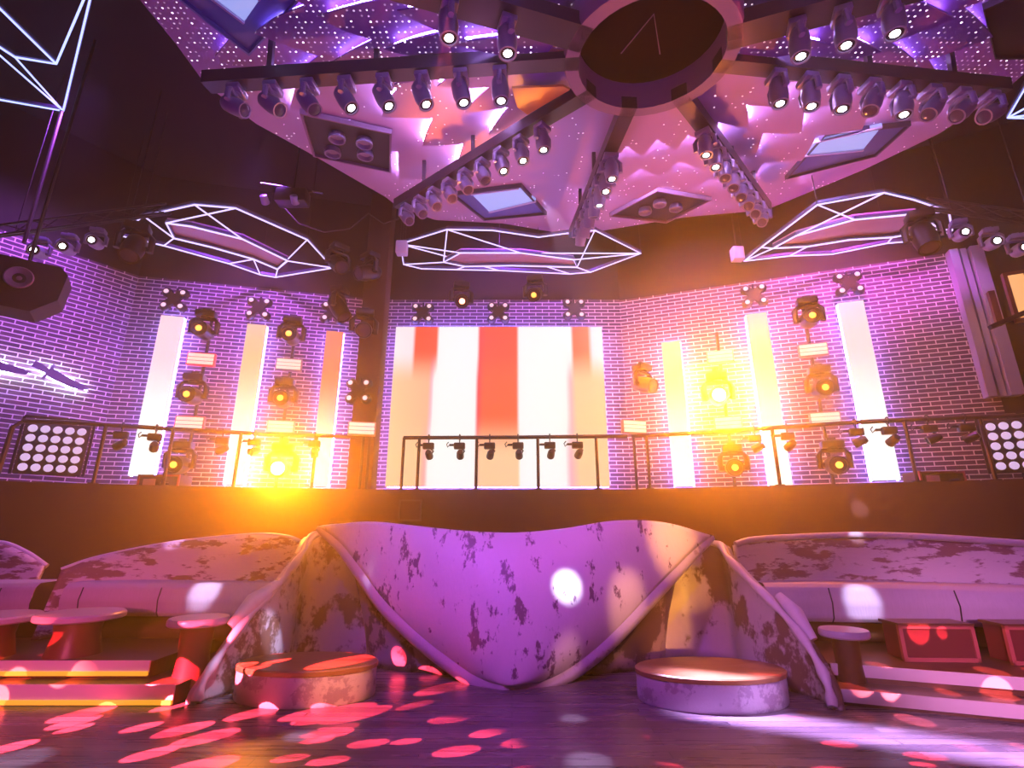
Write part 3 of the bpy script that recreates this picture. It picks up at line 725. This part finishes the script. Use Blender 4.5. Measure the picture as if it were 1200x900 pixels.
neon_frame(lp, [(168, 253), (228, 240), (276, 244), (360, 281), (390, 314), (323, 325), (305, 322), (268, 309), (192, 288), (140, 276)],
           [(196, 255), (225, 259), (285, 274), (338, 300), (326, 310), (298, 298), (250, 284), (205, 273)],
           [(('o', 3), ('i', 4)), (('o', 4), ('i', 3)), (('o', 5), ('i', 4)), (('o', 7), ('i', 5)), (('o', 6), ('i', 5)), (('o', 2), ('i', 0)), (('o', 8), ('i', 7)), (('o', 1), ('i', 2)), (('o', 0), ('i', 7))],
           'faceted white neon frame above the corner LED strip and amber pole')
neon_frame(lp, [(958, 240), (1036, 226), (1070, 234), (1112, 248), (1116, 270), (1092, 281), (1040, 285), (975, 298), (925, 300), (872, 306), (892, 290)],
           [(932, 270), (1000, 251), (1072, 244), (1100, 262), (1044, 272), (994, 275), (945, 283), (905, 285)],
           [(('o', 0), ('i', 1)), (('o', 1), ('i', 0)), (('o', 3), ('i', 2)), (('o', 4), ('i', 3)), (('o', 6), ('i', 4)), (('o', 8), ('i', 6)), (('o', 9), ('i', 7)), (('o', 10), ('i', 7))],
           'faceted white neon frame above the angled brick wall')
hp = lambda px, py: atZ(px, py, 8.8)
neon_frame(hp, [(74, 130), (0, 117), (-70, 100), (-60, -40), (115, -40)], [(68, 68), (-8, -8), (-40, 20), (20, 60)],
           [(('o', 0), ('i', 3)), (('o', 0), ('i', 2)), (('o', 4), ('i', 0))], 'blue-white neon frame hanging over the loudspeaker, cut by the photo corner', 'neonb', panel=False)
neon_frame(lambda px, py: atZ(px, py, 8.0), [(1181, 138), (1215, 80), (1260, 100), (1240, 140)], [(1200, 128), (1225, 105), (1232, 122)], [(('o', 0), ('i', 1)), (('o', 0), ('i', 0))],
           'blue-white neon frame at the outer end of the level spoke, cut by the photo edge', 'neonb', panel=False)

# ------------------------------------------------------------------ rigging at the sides
def truss(p, q, label):
    p, q = Vector(p), Vector(q); t = thing('hanging_truss', label, 'truss', p); d = q - p
    for k in range(3):
        a = 2 * math.pi * k / 3; o = Vector((0, math.cos(a) * .11, math.sin(a) * .11)); MB().tube([o, d + o], .022, 6).build('chord', 'steel', t)
    b = MB(); n = max(3, int(d.length / .35))
    for j in range(n):
        for k in range(3):
            a, a2 = 2 * math.pi * k / 3, 2 * math.pi * (k + 1) / 3
            b.tube([d * (j / n) + Vector((0, math.cos(a) * .11, math.sin(a) * .11)), d * ((j + 1) / n) + Vector((0, math.cos(a2) * .11, math.sin(a2) * .11))], .01, 5)
    b.build('lacing', 'steel', t)
    for f in (.2, .8): MB().tube([d * f, d * f + Vector((0, 0, CEIL - p.z - d.z * f))], .01, 5).build('hanging_wire', 'steel', t)
    return t
truss(atY(-30, 276, 7.3), atY(196, 246, 7.9), 'dark lighting truss above the loudspeaker')
for i, (px, py) in enumerate(((50, 288), (83, 284), (116, 277))):
    put_head(P_HEAD['lit'], atY(px, py - 8, 7.3 + px * .0026), .35, R(-78), ['glowing white spotlight under the truss directly above the loudspeaker', 'glowing white spotlight in the middle of the loudspeaker truss', 'brightest white spotlight of the loudspeaker truss'][i], 'white spotlights on the loudspeaker truss')
put_head(P_WALLHEAD['dark'], atY(163, 264, 7.8), .4, R(-30), 'dark unlit moving light at the end of the loudspeaker truss')
truss(atY(1085, 240, 7.4), atY(1240, 262, 7.0), 'dark lighting truss over the lilac wall channel')
for i, (px, py) in enumerate(((1122, 267), (1158, 277), (1190, 284))):
    put_head(P_HEAD['lit'], atY(px, py - 8, 7.32 - (px - 1100) * .0026), -.4, R(-78), ['brightest white spotlight, directly above the lilac wall channel', 'white spotlight just past the lilac wall channel', 'dimmer white spotlight next to the photo edge on the channel truss'][i], 'white spotlights on the channel truss')
put_head(P_WALLHEAD['dark'], atY(1076, 250, 7.3), -.4, R(-20), 'dark moving light in front of the neon frame of the angled wall')
def rig(px, py, Y, label):
    p = atY(px, py, Y); t = thing('hanging_rig', label, 'lighting rig', p)
    MB().box((0, 0, 0), (.62, .3, .3), bev=.03).build('housing', 'steel', t)
    MB().tube([(-.7, 0, .35), (.6, 0, .12)], .022, 6).build('crossbar', 'chrome', t)
    for x in (-.5, .1): MB().lathe([(0, .1), (.07, .08), (.08, -.08), (.06, -.1), (0, -.08)], 14, Matrix.Translation((x, -.12, -.12)) @ Matrix.Rotation(R(60), 4, 'X')).build('lamp_can', 'body', t)
    MB().tube([(0, 0, .1), (0, 0, CEIL - p.z)], .02, 6).build('hanging_pole', 'steel', t)
rig(343, 232, 8.9, 'dark lighting rig with a slanted bar between canopy and neon frame')
# small white boxes
for px, py, lab in ((471, 291, 'small white box at the end of the central neon frame'), (864, 298, 'small white box hanging in the amber haze by the angled wall frame')):
    p = atY(px, py, 9.9); t = thing('hanging_white_box', lab, 'box', p)
    MB().box((0, 0, 0), (.24, .2, .3), bev=.02).build('housing', 'white', t); MB().tube([(0, 0, .15), (0, 0, CEIL - p.z)], .015, 6).build('hanging_pole', 'steel', t)
# loudspeaker
p = atY(22, 332, 6.6); t = thing('hanging_loudspeaker', 'big dark loudspeaker with a round purple driver hanging before the brick', 'loudspeaker', p, (0, 0, .6))
MB().prism([(-.75, -.05, .36), (.40, -.05, .36), (.50, -.05, .25), (.46, -.05, -.16), (.20, -.05, -.40), (-.75, -.05, -.36)], (0, .5, 0)).build('cabinet', 'speaker', t)
MB().lathe([(.15, 0), (.165, -.02), (.15, -.03), (.10, .0), (.05, .02), (0, -.01)], 26, Matrix.Translation((.0, -.06, .06)) @ Matrix.Rotation(R(-90), 4, 'X')).build('driver', 'cone', t)
pt = atY(73, 130, 7.3)
MB().tube([(0, .2, .3), (0, .2, CEIL - p.z)], .025, 8).build('hanging_pole', 'pipe', t)
q = MB().tube([atY(28, 285, 7.35), atY(73, 128, 7.35)], .028, 8).build('hanging_pole', 'pipe'); tag(q, 'thin dark pole dropping from the blue neon frame to the truss', 'pole', 'lamp poles')

# amber alcove far right: added glowing panels stand in for amber-lit things
for px0, px1, py0, py1, lab in ((1163, 1170, 345, 377, 'narrow amber lit panel beside the lilac wall channel'), (1182, 1212, 322, 372, 'wide amber lit panel on the dark wall')):
    a, b = atY(px0, py0, 8.2), atY(px1, py1, 8.2); t = thing('wall_glow_panel', lab, 'lit panel', ((a.x + b.x) / 2, 8.2, b.z), (0, 0, -.45), 'amber wall panels')
    w, h = b.x - a.x, a.z - b.z
    MB().box((0, 0, h / 2), (w, .04, h), bev=.01).build('glass', 'ambpan', t)
    e = MB()
    for s in (-1, 1): e.box((s * (w / 2 + .03), .02, h / 2), (.06, .1, h + .1))
    e.box((0, .02, -.03), (w + .12, .1, .06)).box((0, .02, h + .03), (w + .12, .1, .06)); e.build('glow_panel_frame', 'darkwood', t, smooth=0)
a, b = atY(1160, 384, 7.9), atY(1225, 356, 7.6)
q = MB().bar(a, b, .09, .07).build('rail_bar', 'steel'); tag(q, 'dark handrail bar below the amber lit panels', 'rail')

# ------------------------------------------------------------------ the sculpted booth
def interp(tab, v):
    for (v0, *a), (v1, *b) in zip(tab, tab[1:]):
        if v <= v1 + 1e-9:
            f = (v - v0) / (v1 - v0); f = max(0, min(1, f)); return [x + (y - x) * f for x, y in zip(a, b)]
    return list(tab[-1][1:])
def smooth_pts(pts, n):
    """Catmull-Rom through pts, n samples"""
    P = [Vector(p) for p in pts]; P = [2 * P[0] - P[1]] + P + [2 * P[-1] - P[-2]]; out = []
    m = len(P) - 3
    for i in range(n + 1):
        s = i / n * m; k = min(int(s), m - 1); f = s - k; a, b, c, d = P[k:k + 4]
        out.append(.5 * ((2 * b) + (c - a) * f + (2 * a - 5 * b + 4 * c - d) * f * f + (3 * b - a - 3 * c + d) * f ** 3))
    return out
bth = thing('sculpted_booth', 'huge pale sculpted shell booth with curling wings in the middle of the dance floor', 'DJ booth', (0, 6.8, 0))
BO = Vector((0, 6.8, 0))
topc = smooth_pts([(372, 617, 0), (400, 611, 0), (450, 616, 0), (520, 622, 0), (585, 624, 0), (650, 619, 0), (720, 610, 0), (785, 612, 0), (836, 628, 0)], 60)
lefc = smooth_pts([(372, 617, 0), (397, 637, 0), (421, 667, 0), (447, 703, 0), (482, 738, 0), (522, 770, 0), (560, 795, 0), (594, 804, 0)], 40)
rigc = smooth_pts([(836, 628, 0), (814, 646, 0), (790, 670, 0), (762, 699, 0), (728, 735, 0), (691, 768, 0), (647, 795, 0), (594, 804, 0)], 40)
def shell_pt(u, v):
    # u across (0 left .. 1 right), v down: Coons-like patch with a bulge towards the room
    v = min(v, 1) * .975; i = v * 40; k = min(int(i), 39); f = i - k
    L = lefc[k].lerp(lefc[k + 1], f); Rr = rigc[k].lerp(rigc[k + 1], f)
    j = u * 60; kk = min(int(j), 59); tp = topc[kk].lerp(topc[kk + 1], j - kk)
    tl = topc[0].lerp(topc[60], u)
    base = L.lerp(Rr, u); sag = (tp - tl) * (1 - v) ** 1.5
    lowbow = 4 * u * (1 - u) * 16 * math.sin(v * math.pi) * v
    px, py = base.x, base.y + sag.y + lowbow
    c = 2 * u - 1
    Y = 7.0 - .25 * v - .62 * v * v - (.55 * (1 - c * c)) * (1 - v) ** .8 * (1 - .2 * v) - .34 * math.sin(math.pi * min(1, v * 1.02)) * (1 - c * c * .8)
    return atY(px, py, Y) - BO
MB().grid(shell_pt, 48, 36).build('shell', 'shell', bth, solid=-.10, smooth=60)
Lr = [shell_pt(0, j / 40) for j in range(41)]; Rr_ = [shell_pt(1, j / 40) for j in range(40, -1, -1)]
edge = Lr + Rr_[1:]; nr = len(edge)
def rim_pt(u, v):
    i = min(int(u * (nr - 1) + .5), nr - 1); p = edge[i]
    tn = (edge[min(i + 2, nr - 1)] - edge[max(i - 2, 0)]).normalized(); o = Vector((0, 1, 0)).cross(tn).normalized()
    if o.z > .2 or (abs(o.z) <= .2 and o.x * p.x < 0): o = -o
    w = .35 + .65 * math.sin(math.pi * u) ** .5
    prof = [(-.03, -.02), (.05, -.015), (.12, .03), (.15, .10), (.13, .17), (.04, .22)]
    a, b = prof[min(int(v * 5 + .5), 5)]
    return p + o * a * w + Vector((0, b * w, 0))
MB().grid(rim_pt, nr - 1, 5).build('rim', 'rim', bth, smooth=80)
# booth body under the shell
def body_pt(u, v):
    a = math.pi * (1 + u); z = v * 1.50
    rx = 1.95 + .42 * v ** 1.6; ry = .75 + .25 * v
    return Vector((rx * math.cos(a) + .05, 7.45 + ry * math.sin(a) * (1 if True else 1), z)) - BO
MB().grid(body_pt, 40, 12).build('base_wall', 'base', bth, solid=-.08, smooth=60)
# wings
def wing(path, name):
    """path: plan x, y, top height"""
    P = smooth_pts(path, 44)
    def f(u, v):
        i = u * 44; k = min(int(i), 43); p = P[k].lerp(P[k + 1], i - k); lean = .10 * v * max(p.z, .02)
        return Vector((p.x, p.y + lean, max(p.z, .02) * v)) - BO
    o = MB().grid(f, 44, 12).build('wing', 'wing', bth, solid=.10, smooth=60)
    MB().tube([f(j / 44, 1.0) for j in range(45)], [.045 + .012 * math.sin(j) for j in range(45)], 8).build('wing_rim', 'rim', o, smooth=60)
def wp(px, py, Y):
    q = atY(px, py, Y); return (q.x, q.y, max(q.z, .02))
wing([wp(229, 826, 5.68), wp(237, 800, 5.74), wp(254, 771, 5.84), wp(278, 737, 6.0), wp(304, 704, 6.2), wp(330, 676, 6.5), wp(350, 648, 6.85), wp(366, 626, 7.3), (-2.2, 7.62, 1.58), (-1.6, 7.62, 1.54)], 'wing')
wing([wp(976, 831, 5.52), wp(972, 806, 5.6), wp(961, 778, 5.72), wp(939, 742, 5.92), wp(908, 706, 6.15), wp(876, 674, 6.5), wp(856, 652, 6.85), wp(846, 638, 7.25), (2.5, 7.62, 1.5), (2.0, 7.62, 1.46)], 'wing')
# outer lumps on the wings
for pts in ([(270, 734, 6.05), (297, 704, 6.2), (325, 684, 6.45)], [(953, 750, 5.95), (932, 719, 6.1), (912, 698, 6.28)]):
    s = -1 if pts[0][0] < 600 else 1
    MB().tube([atY(*p) - BO for p in pts], [.05, .09, .05], 10).build('arm_pad', 'rim', bth, smooth=60)

# podiums
def podium(px0, px1, pyt, pyb, Yf, label):
    a, b = atY(px0, pyb, Yf), atY(px1, pyb, Yf); top = atY((px0 + px1) / 2, pyt, Yf)
    r = (b.x - a.x) / 2; h = top.z
    t = thing('dance_podium', label, 'podium', ((a.x + b.x) / 2, Yf + r * .62, 0))
    S = Matrix.Diagonal((1, .62, 1, 1))
    MB().lathe([(r * .98, 0), (r, .02), (r, h - .05)], 48, S).build('drum', 'podium', t)
    MB().lathe([(0, h), (r * .99, h), (r * 1.015, h - .012), (r * 1.015, h - .05), (r * .99, h - .055), (0, h - .055)], 48, S).build('deck', 'wood', t)
podium(249, 425, 787, 825, 5.52, 'low round podium with a wooden deck inside the wing beside the gold-edged steps')
podium(762, 952, 796, 838, 5.36, 'low round podium with a wooden deck inside the wing beside the plain steps')

# ------------------------------------------------------------------ booth seats
def seat(top_pts, cush_px, Yb, Yf, ztop, zbot, label, seams, base_px):
    """curved back shell, padded band and dark base"""
    P = smooth_pts([(*atY(x, y, Y).xy, atY(x, y, Y).z) for x, y, Y in top_pts], 40)
    mx = sum((p.x for p in P)) / len(P); O = Vector((mx, Yb, 0))
    t = thing('booth_seat', label, 'booth seat', O)
    def f(u, v):
        i = u * 40; k = min(int(i), 39); p = P[k].lerp(P[k + 1], i - k)
        return Vector((p.x, p.y - .22 * (1 - v), .32 + (p.z - .32) * v)) - O
    MB().grid(f, 40, 10).build('back_shell', 'booth', t, solid=-.08, smooth=60)
    MB().tube([f(j / 40, 1) for j in range(41)], .045, 8).build('back_rim', 'rim', t, smooth=60)
    Q = smooth_pts([(*atY(x, 690, Y).xy, 0) for x, Y in cush_px], 40)
    prof = [(0.5, zbot), (.04, zbot), (0, zbot + .05), (-.02, (zbot + ztop) / 2), (.02, ztop - .05), (.08, ztop), (.55, ztop + .01)]
    def g(u, v):
        i = u * 40; k = min(int(i), 39); p = Q[k].lerp(Q[k + 1], i - k)
        s = v * (len(prof) - 1); kk = min(int(s), len(prof) - 2); fr = s - kk
        y = prof[kk][0] + (prof[kk + 1][0] - prof[kk][0]) * fr; z = prof[kk][1] + (prof[kk + 1][1] - prof[kk][1]) * fr
        return Vector((p.x, p.y + y, z)) - O
    c = MB().grid(g, 40, 24).build('cushion_band', 'cush', t, smooth=60)
    sm = MB()
    for s in seams: sm.tube([g(s, v / 12) + Vector((0, -.004, 0)) for v in range(2, 9)], .008, 5)
    sm.build('seam', 'black', c)
    def h(u, v):
        i = u * 40; k = min(int(i), 39); p = Q[k].lerp(Q[k + 1], i - k); return Vector((p.x, p.y + .22, .30 + (zbot - .29) * v)) - O
    MB().grid(h, 40, 3).build('plinth', 'darkwood', t, solid=.05, smooth=60)
seat([(72, 669, 7.25), (110, 656, 7.45), (170, 643, 7.6), (230, 634, 7.6), (300, 628, 7.5), (335, 630, 7.4), (352, 636, 7.3)], [(74, 7.02), (140, 7.0), (240, 6.95), (330, 6.95)], 7.2, 6.9, .99, .60,
     'curved booth seat with a worn plaster back and lilac band beside the gold-edged steps', [.12, .5], None)
seat([(862, 638, 7.35), (880, 633, 7.4), (920, 630, 7.5), (1010, 627, 7.4), (1100, 630, 7.1), (1200, 637, 6.8), (1300, 645, 6.5)], [(898, 7.0), (960, 6.95), (1080, 6.75), (1200, 6.4), (1300, 6.2)], 7.2, 6.9, .99, .54,
     'curved booth seat with a worn plaster back and lilac band beside the plain steps', [.28, .58], None)
seat([(-90, 660, 7.6), (-40, 642, 7.6), (0, 637, 7.6), (30, 648, 7.65), (54, 664, 7.7)], [(-90, 6.95), (0, 6.95), (40, 6.98)], 7.1, 6.7, .99, .55,
     'dark red booth seat back cut by the photo edge beside the gold-edged steps', [.5], None)

# tables
def table(px, py, Y, r, z0, label, ped='redbox', sy=1.0):
    p = atY(px, py, Y); t = thing('drum_table', label, 'table', (p.x, p.y, z0)); h = p.z - z0
    S = Matrix.Diagonal((1, sy, 1, 1))
    MB().lathe([(0, h), (r * .96, h), (r, h - .02), (r, h - .06), (r * .95, h - .075), (0, h - .075)], 40, S).build('table_top', 'table', t)
    MB().lathe([(r * .45, 0), (r * .62, .0), (r * .6, .03), (r * .5, h * .5), (r * .55, h - .075)], 28, S).build('pedestal', ped, t)
table(234, 723, 6.05, .30, 0, 'drum table at the foot of the gold-edged steps next to the booth wing')
table(96, 717, 6.25, .42, .325, 'drum table on the platform in front of the curved booth seat')
table(-6, 720, 6.15, .42, .325, 'drum table on the platform cut by the photo edge')
table(988, 737, 5.98, .24, 0, 'small drum table squeezed between the wing and the plain steps', 'darkwood')
# framed box stools on the right platform
def box(px0, px1, pyt, Y, label, z0=.282):
    a, b = atY(px0, pyt, Y), atY(px1, pyt, Y); w = b.x - a.x; h = a.z - z0
    t = thing('box_stool', label, 'stool', ((a.x + b.x) / 2, Y + .2, z0), (0, 0, -.05), 'framed red box stools')
    MB().box((0, 0, h / 2), (w - .05, .3, h - .03)).build('body', 'redbox', t, smooth=0)
    e = MB()
    for x in (-1, 1): e.bar((x * (w / 2 - .02), -.15, 0), (x * (w / 2 - .02), -.15, h), .04)
    for z in (.02, h - .02): e.bar((-w / 2, -.15, z), (w / 2, -.15, z), .04)
    e.build('box_frame', 'redframe', t, smooth=0)
    MB().box((0, 0, h), (w, .34, .03)).build('seat_top', 'darkwood', t, smooth=0)
box(1057, 1143, 733, 6.05, 'red framed box stool in front of the lilac band by the plain steps')
box(1182, 1240, 734, 5.9, 'red framed box stool cut by the photo edge')
# small things on the fascia
p = atY(481, 598, 9.94); t = thing('wall_outlet_box', 'faint square outline box on the dark fascia behind the booth', 'wall box', p - Vector((0, .04, .15)))
e = MB()
for x in (-1, 1): e.box((x * .2, 0, .15), (.03, .04, .36))
for z in (-.03, .33): e.box((0, 0, z), (.43, .04, .03))
e.build('outlet_frame', 'case', t, smooth=0); MB().box((0, .01, .15), (.38, .03, .33)).build('cover', 'fascia', t, smooth=0)

# ------------------------------------------------------------------ light and haze
w = bpy.data.worlds.new('world'); scene.world = w; w.use_nodes = True
wn = w.node_tree; wn.nodes.clear()
out = wn.nodes.new('ShaderNodeOutputWorld'); bg = wn.nodes.new('ShaderNodeBackground'); bg.inputs[0].default_value = (.25, .05, .22, 1); bg.inputs[1].default_value = .10
wn.links.new(bg.outputs[0], out.inputs[0])
vs = wn.nodes.new('ShaderNodeVolumeScatter'); vs.inputs['Color'].default_value = (1, 1, 1, 1); vs.inputs['Density'].default_value = .0085; vs.inputs['Anisotropy'].default_value = .86
wn.links.new(vs.outputs[0], out.inputs['Volume'])

def light(kind, loc, col, power, target=None, size=70, blend=.6, rad=.08, name='stage_beam', gobo=None):
    d = bpy.data.lights.new(name, kind); d.color = col; d.energy = power; d.shadow_soft_size = rad
    o = bpy.data.objects.new(name, d); C.objects.link(o); o.location = loc
    if kind == 'SPOT': d.spot_size = R(size); d.spot_blend = blend
    if target is not None: o.rotation_euler = (Vector(target) - Vector(loc)).to_track_quat('-Z', 'Y').to_euler()
    if gobo:
        d.use_nodes = True; t = NT(d.node_tree); nt = d.node_tree
        em = next(x for x in nt.nodes if x.type == 'EMISSION')
        xyz = t.sep(t.n('ShaderNodeTexCoord').outputs['Normal'])
        X = t.math('DIVIDE', xyz[0], xyz[2]); Y = t.math('DIVIDE', xyz[1], xyz[2])
        nt.links.new(gobo(t, X, Y), em.inputs['Strength'])
    return o
PUR, VIO, MAG, BLU, AMB, RED = (.42, .10, 1), (.55, .16, 1), (1, .12, .75), (.25, .2, 1), (1, .42, .04), (1, .06, .10)
# washes on the brick
light('SPOT', (-7.3, 7.2, 9.3), PUR, 2600, (-9.9, 8.2, 4.6), 75, .9, .3)
light('SPOT', (-5.2, 8.7, 9.2), PUR, 1900, (-6.0, 10.8, 4.8), 85, .9, .3)
light('SPOT', (6.2, 8.0, 9.2), (.78, .10, .9), 3400, (7.2, 10.0, 4.0), 85, .9, .3)
light('SPOT', (0, 9.6, 9.4), PUR, 1100, (0, 11.5, 5.6), 110, .9, .3)
light('SPOT', (3.4, 9.2, 9.3), (.8, .12, .9), 900, (4.6, 10.8, 4.8), 85, .9, .3)
# canopy washes from below
light('SPOT', (-.5, 9.3, 3.4), (.95, .32, .8), 230, (.2, 7.2, 7.3), 80, .9, .2)
light('SPOT', (3.2, 8.6, 3.2), (1, .25, .6), 150, (3.8, 6.6, 7.2), 85, .9, .2)
light('SPOT', (-2.4, 8.4, 3.2), (1, .30, .5), 130, (-1.6, 6.4, 7.2), 70, .9, .2)
light('SPOT', (-1.5, 2.0, 2.6), (.40, .03, .9), 300, (-1.5, 4.5, 7.0), 110, .8, .2)
light('SPOT', (3.5, 2.0, 2.6), (.55, .03, .8), 300, (3.5, 4.5, 7.0), 110, .8, .2)
light('SPOT', (-1.0, 9.6, 3.2), AMB, 2200, cpt(630, 104, .3), 9.5, .4, .1)
light('SPOT', (-1.4, 9.4, 3.2), (1, .25, .03), 2600, cpt(535, 152, .4), 22, .9, .1)
# dazzling amber lamps
for px, py, k, off, e in ((329, 551, 'backleft', 2.35, 800), (842, 467, 'backright', 2.35, 1450)):
    lp_ = on_wall(px, py, k, off); d, n = wall_n(k)
    light('SPOT', lp_, (1, .25, .005), e * 6.4, Vector((0, 0, 3.6)), 64, 1.0, .07, name='amber_lamp')
    light('POINT', lp_ + n * .1, (1, .23, .004), e * .36, rad=.07, name='amber_lamp')
# the booth
light('SPOT', (-2.2, 1.6, 5.6), (.46, .10, 1), 1500, (-.3, 6.2, .9), 44, .8, .15)
light('SPOT', (1.8, 1.4, 5.6), (.9, .10, .85), 560, (1.0, 6.2, .7), 46, .8, .15)
light('SPOT', (-4.6, 2.0, 6.0), (.66, .04, .9), 330, (-5.6, 7.0, .8), 50, .8, .15)
light('SPOT', (5.2, 1.6, 6.0), (.48, .05, 1), 400, (5.6, 6.6, .7), 50, .8, .15)
light('SPOT', (-4.0, 1.0, 1.6), (1, .12, .35), 800, (-5.0, 5.7, .15), 40, .9, .1)
light('SPOT', (3.0, 1.0, 1.6), (1, .35, .85), 1100, (5.0, 5.2, .15), 40, .9, .1)
light('SPOT', (-.6, 1.2, 3.2), (.75, .3, 1), 700, (2.95, 6.0, .7), 17, .9, .1)
light('SPOT', (.6, 1.2, 3.2), (.7, .45, 1), 450, (-2.9, 6.0, .7), 15, .9, .1)
light('SPOT', (8.3, 8.4, 8.6), (.6, .4, 1), 260, (8.7, 9.2, 5.4), 40, .8, .1)
light('SPOT', (2.6, 1.0, 2.2), (.6, .25, 1), 300, (2.3, 5.4, .2), 22, .9, .1)
def pool(px, py, Y, r, e, src=(1.0, 4.6, 6.3), col=(.72, .72, 1)):
    if col[2] < .5: r *= 1.35
    tgt = atY(px, py, Y) if Y else atZ(px, py, 0.0)
    dist = (tgt - Vector(src)).length
    light('SPOT', src, col, e * 5, tgt, math.degrees(2 * math.atan(r / dist)), 1.0 if col[2] < .5 else .75, .03)
pool(667, 680, 6.1, .20, 900, (1.0, 1.6, 3.6)); pool(240, 692, 6.95, .22, 700, (-2.2, 3.0, 4.6)); pool(1010, 708, 6.9, .26, 700, (3.4, 3.0, 4.6))
pool(322, 728, 6.35, .17, 900, (-1.2, 3.6, 4.6)); pool(421, 716, 6.9, .10, 400, (-.6, 4.6, 6.2)); pool(672, 842, 0, .14, 700, (1.4, 4.4, 6.2)); pool(350, 863, 0, .14, 700, (-.6, 4.6, 6.2))
pool(690, 892, 0, .2, 700, (1.4, 4.0, 6.2)); pool(20, 890, 0, .25, 700, (-2.4, 4.4, 6.2)); pool(655, 622, 6.6, .12, 350, (1.0, 5.0, 6.2)); pool(265, 785, 5.8, .2, 500, (-1.8, 4.4, 6.2))
pool(1006, 583, 8.4, .14, 600, (3.0, 4.0, 5.2), (.8, .55, 1)); pool(205, 637, 7.6, .14, 500, (-2.2, 4.0, 5.2), (.8, .5, 1)); pool(1003, 628, 7.4, .10, 500, (3.0, 4.0, 5.2))
pool(895, 815, 5.4, .3, 200, (2.2, 3.0, 3.2), (.7, .45, 1))
# amber blotches on the booth
pool(785, 640, 6.9, .35, 500, (2.6, 2.4, 4.4), (1, .42, .08)); pool(742, 695, 6.4, .26, 330, (2.6, 2.4, 4.4), (1, .45, .2)); pool(778, 735, 7.3, .42, 420, (2.1, 1.2, 1.0), (1, .40, .05)); pool(680, 755, 6.0, .2, 200, (2.6, 2.4, 4.4), (1, .45, .4))
pool(395, 800, 5.7, .3, 500, (.0, 2.0, 3.6), (1, .36, .04)); pool(310, 765, 6.2, .25, 120, (.6, 2.4, 4.6), (1, .42, .1)); pool(812, 690, 7.3, .30, 420, (2.1, 1.2, 1.0), (1, .42, .05))
# red gobo patterns on the floor
def leaf(t, X, Y, sc=9.0, ang=.5, thr=.34, sx=1.0):
    co = t.n('ShaderNodeCombineXYZ', ins={0: X, 1: Y}).outputs[0]
    mp = t.n('ShaderNodeMapping', ins={0: co, 2: (0, 0, ang), 3: (sc * sx, sc, 1)}).outputs[0]
    v = t.n('ShaderNodeTexVoronoi', feature='F1', ins={'Vector': mp, 'Scale': 1.0, 'Randomness': .75})
    return t.math('LESS_THAN', v.outputs['Distance'], thr)
def bar(t, X, Y, w=.5, h=.04):
    a = t.n('ShaderNodeMapRange', interpolation_type='SMOOTHSTEP', ins={0: t.math('ABSOLUTE', Y), 1: h, 2: h * .15, 3: 0.0, 4: 1.0}).outputs[0]
    b = t.n('ShaderNodeMapRange', interpolation_type='SMOOTHSTEP', ins={0: t.math('ABSOLUTE', X), 1: w, 2: w * .6, 3: 0.0, 4: 1.0}).outputs[0]
    return t.math('MULTIPLY', a, b)
light('SPOT', (-6.2, .8, 2.9), RED, 80000, (-3.25, 4.5, 0), 28, .4, .005, gobo=lambda t, X, Y: leaf(t, X, Y, 17, .3, .42))
light('SPOT', (-.6, 3.6, 6.2), RED, 22000, (-.9, 4.35, 0), 20, .4, .005, gobo=lambda t, X, Y: leaf(t, X, Y, 22, -.6, .38, .5))
light('SPOT', (-5.6, 1.0, 3.2), (1, .10, .10), 14000, (-5.4, 5.2, 0), 26, .5, .01, gobo=lambda t, X, Y: leaf(t, X, Y, 14, 0, .40))
light('SPOT', (2.0, 3.4, 6.2), RED, 22000, (2.2, 4.5, 0), 22, .5, .01, gobo=lambda t, X, Y: leaf(t, X, Y, 20, .8, .34, .5))
light('SPOT', (4.0, 1.6, 3.4), (1, .16, .2), 9000, (4.4, 5.0, .1), 30, .5, .01, gobo=lambda t, X, Y: leaf(t, X, Y, 12, .6, .40))
A, B = atZ(850, 838, 0), atZ(1205, 888, 0)
o = light('SPOT', (.4, 6.0, 6.0), (.66, .45, 1), 36000, (A + B) / 2, 40, .3, .02, gobo=lambda t, X, Y: bar(t, X, Y, .26, .06))
zax = (Vector(o.location) - (A + B) / 2).normalized(); xax = (B - A); xax = (xax - zax * xax.dot(zax)).normalized(); yax = zax.cross(xax)
o.rotation_euler = Matrix((xax, yax, zax)).transposed().to_euler()

# ------------------------------------------------------------------ render look
vsn = scene.view_settings; scene.display_settings.display_device = 'sRGB'
vsn.view_transform = 'Standard'; vsn.look = 'None'; vsn.gamma = 1; vsn.exposure = -0.08; vsn.use_curve_mapping = False
cy = scene.cycles
cy.use_denoising = True; cy.denoiser = 'OPENIMAGEDENOISE'; cy.max_bounces = 4; cy.diffuse_bounces = 1; cy.glossy_bounces = 2; cy.volume_bounces = 0; cy.transmission_bounces = 2
cy.sample_clamp_indirect = 6; cy.caustics_reflective = False; cy.caustics_refractive = False; cy.use_light_tree = True
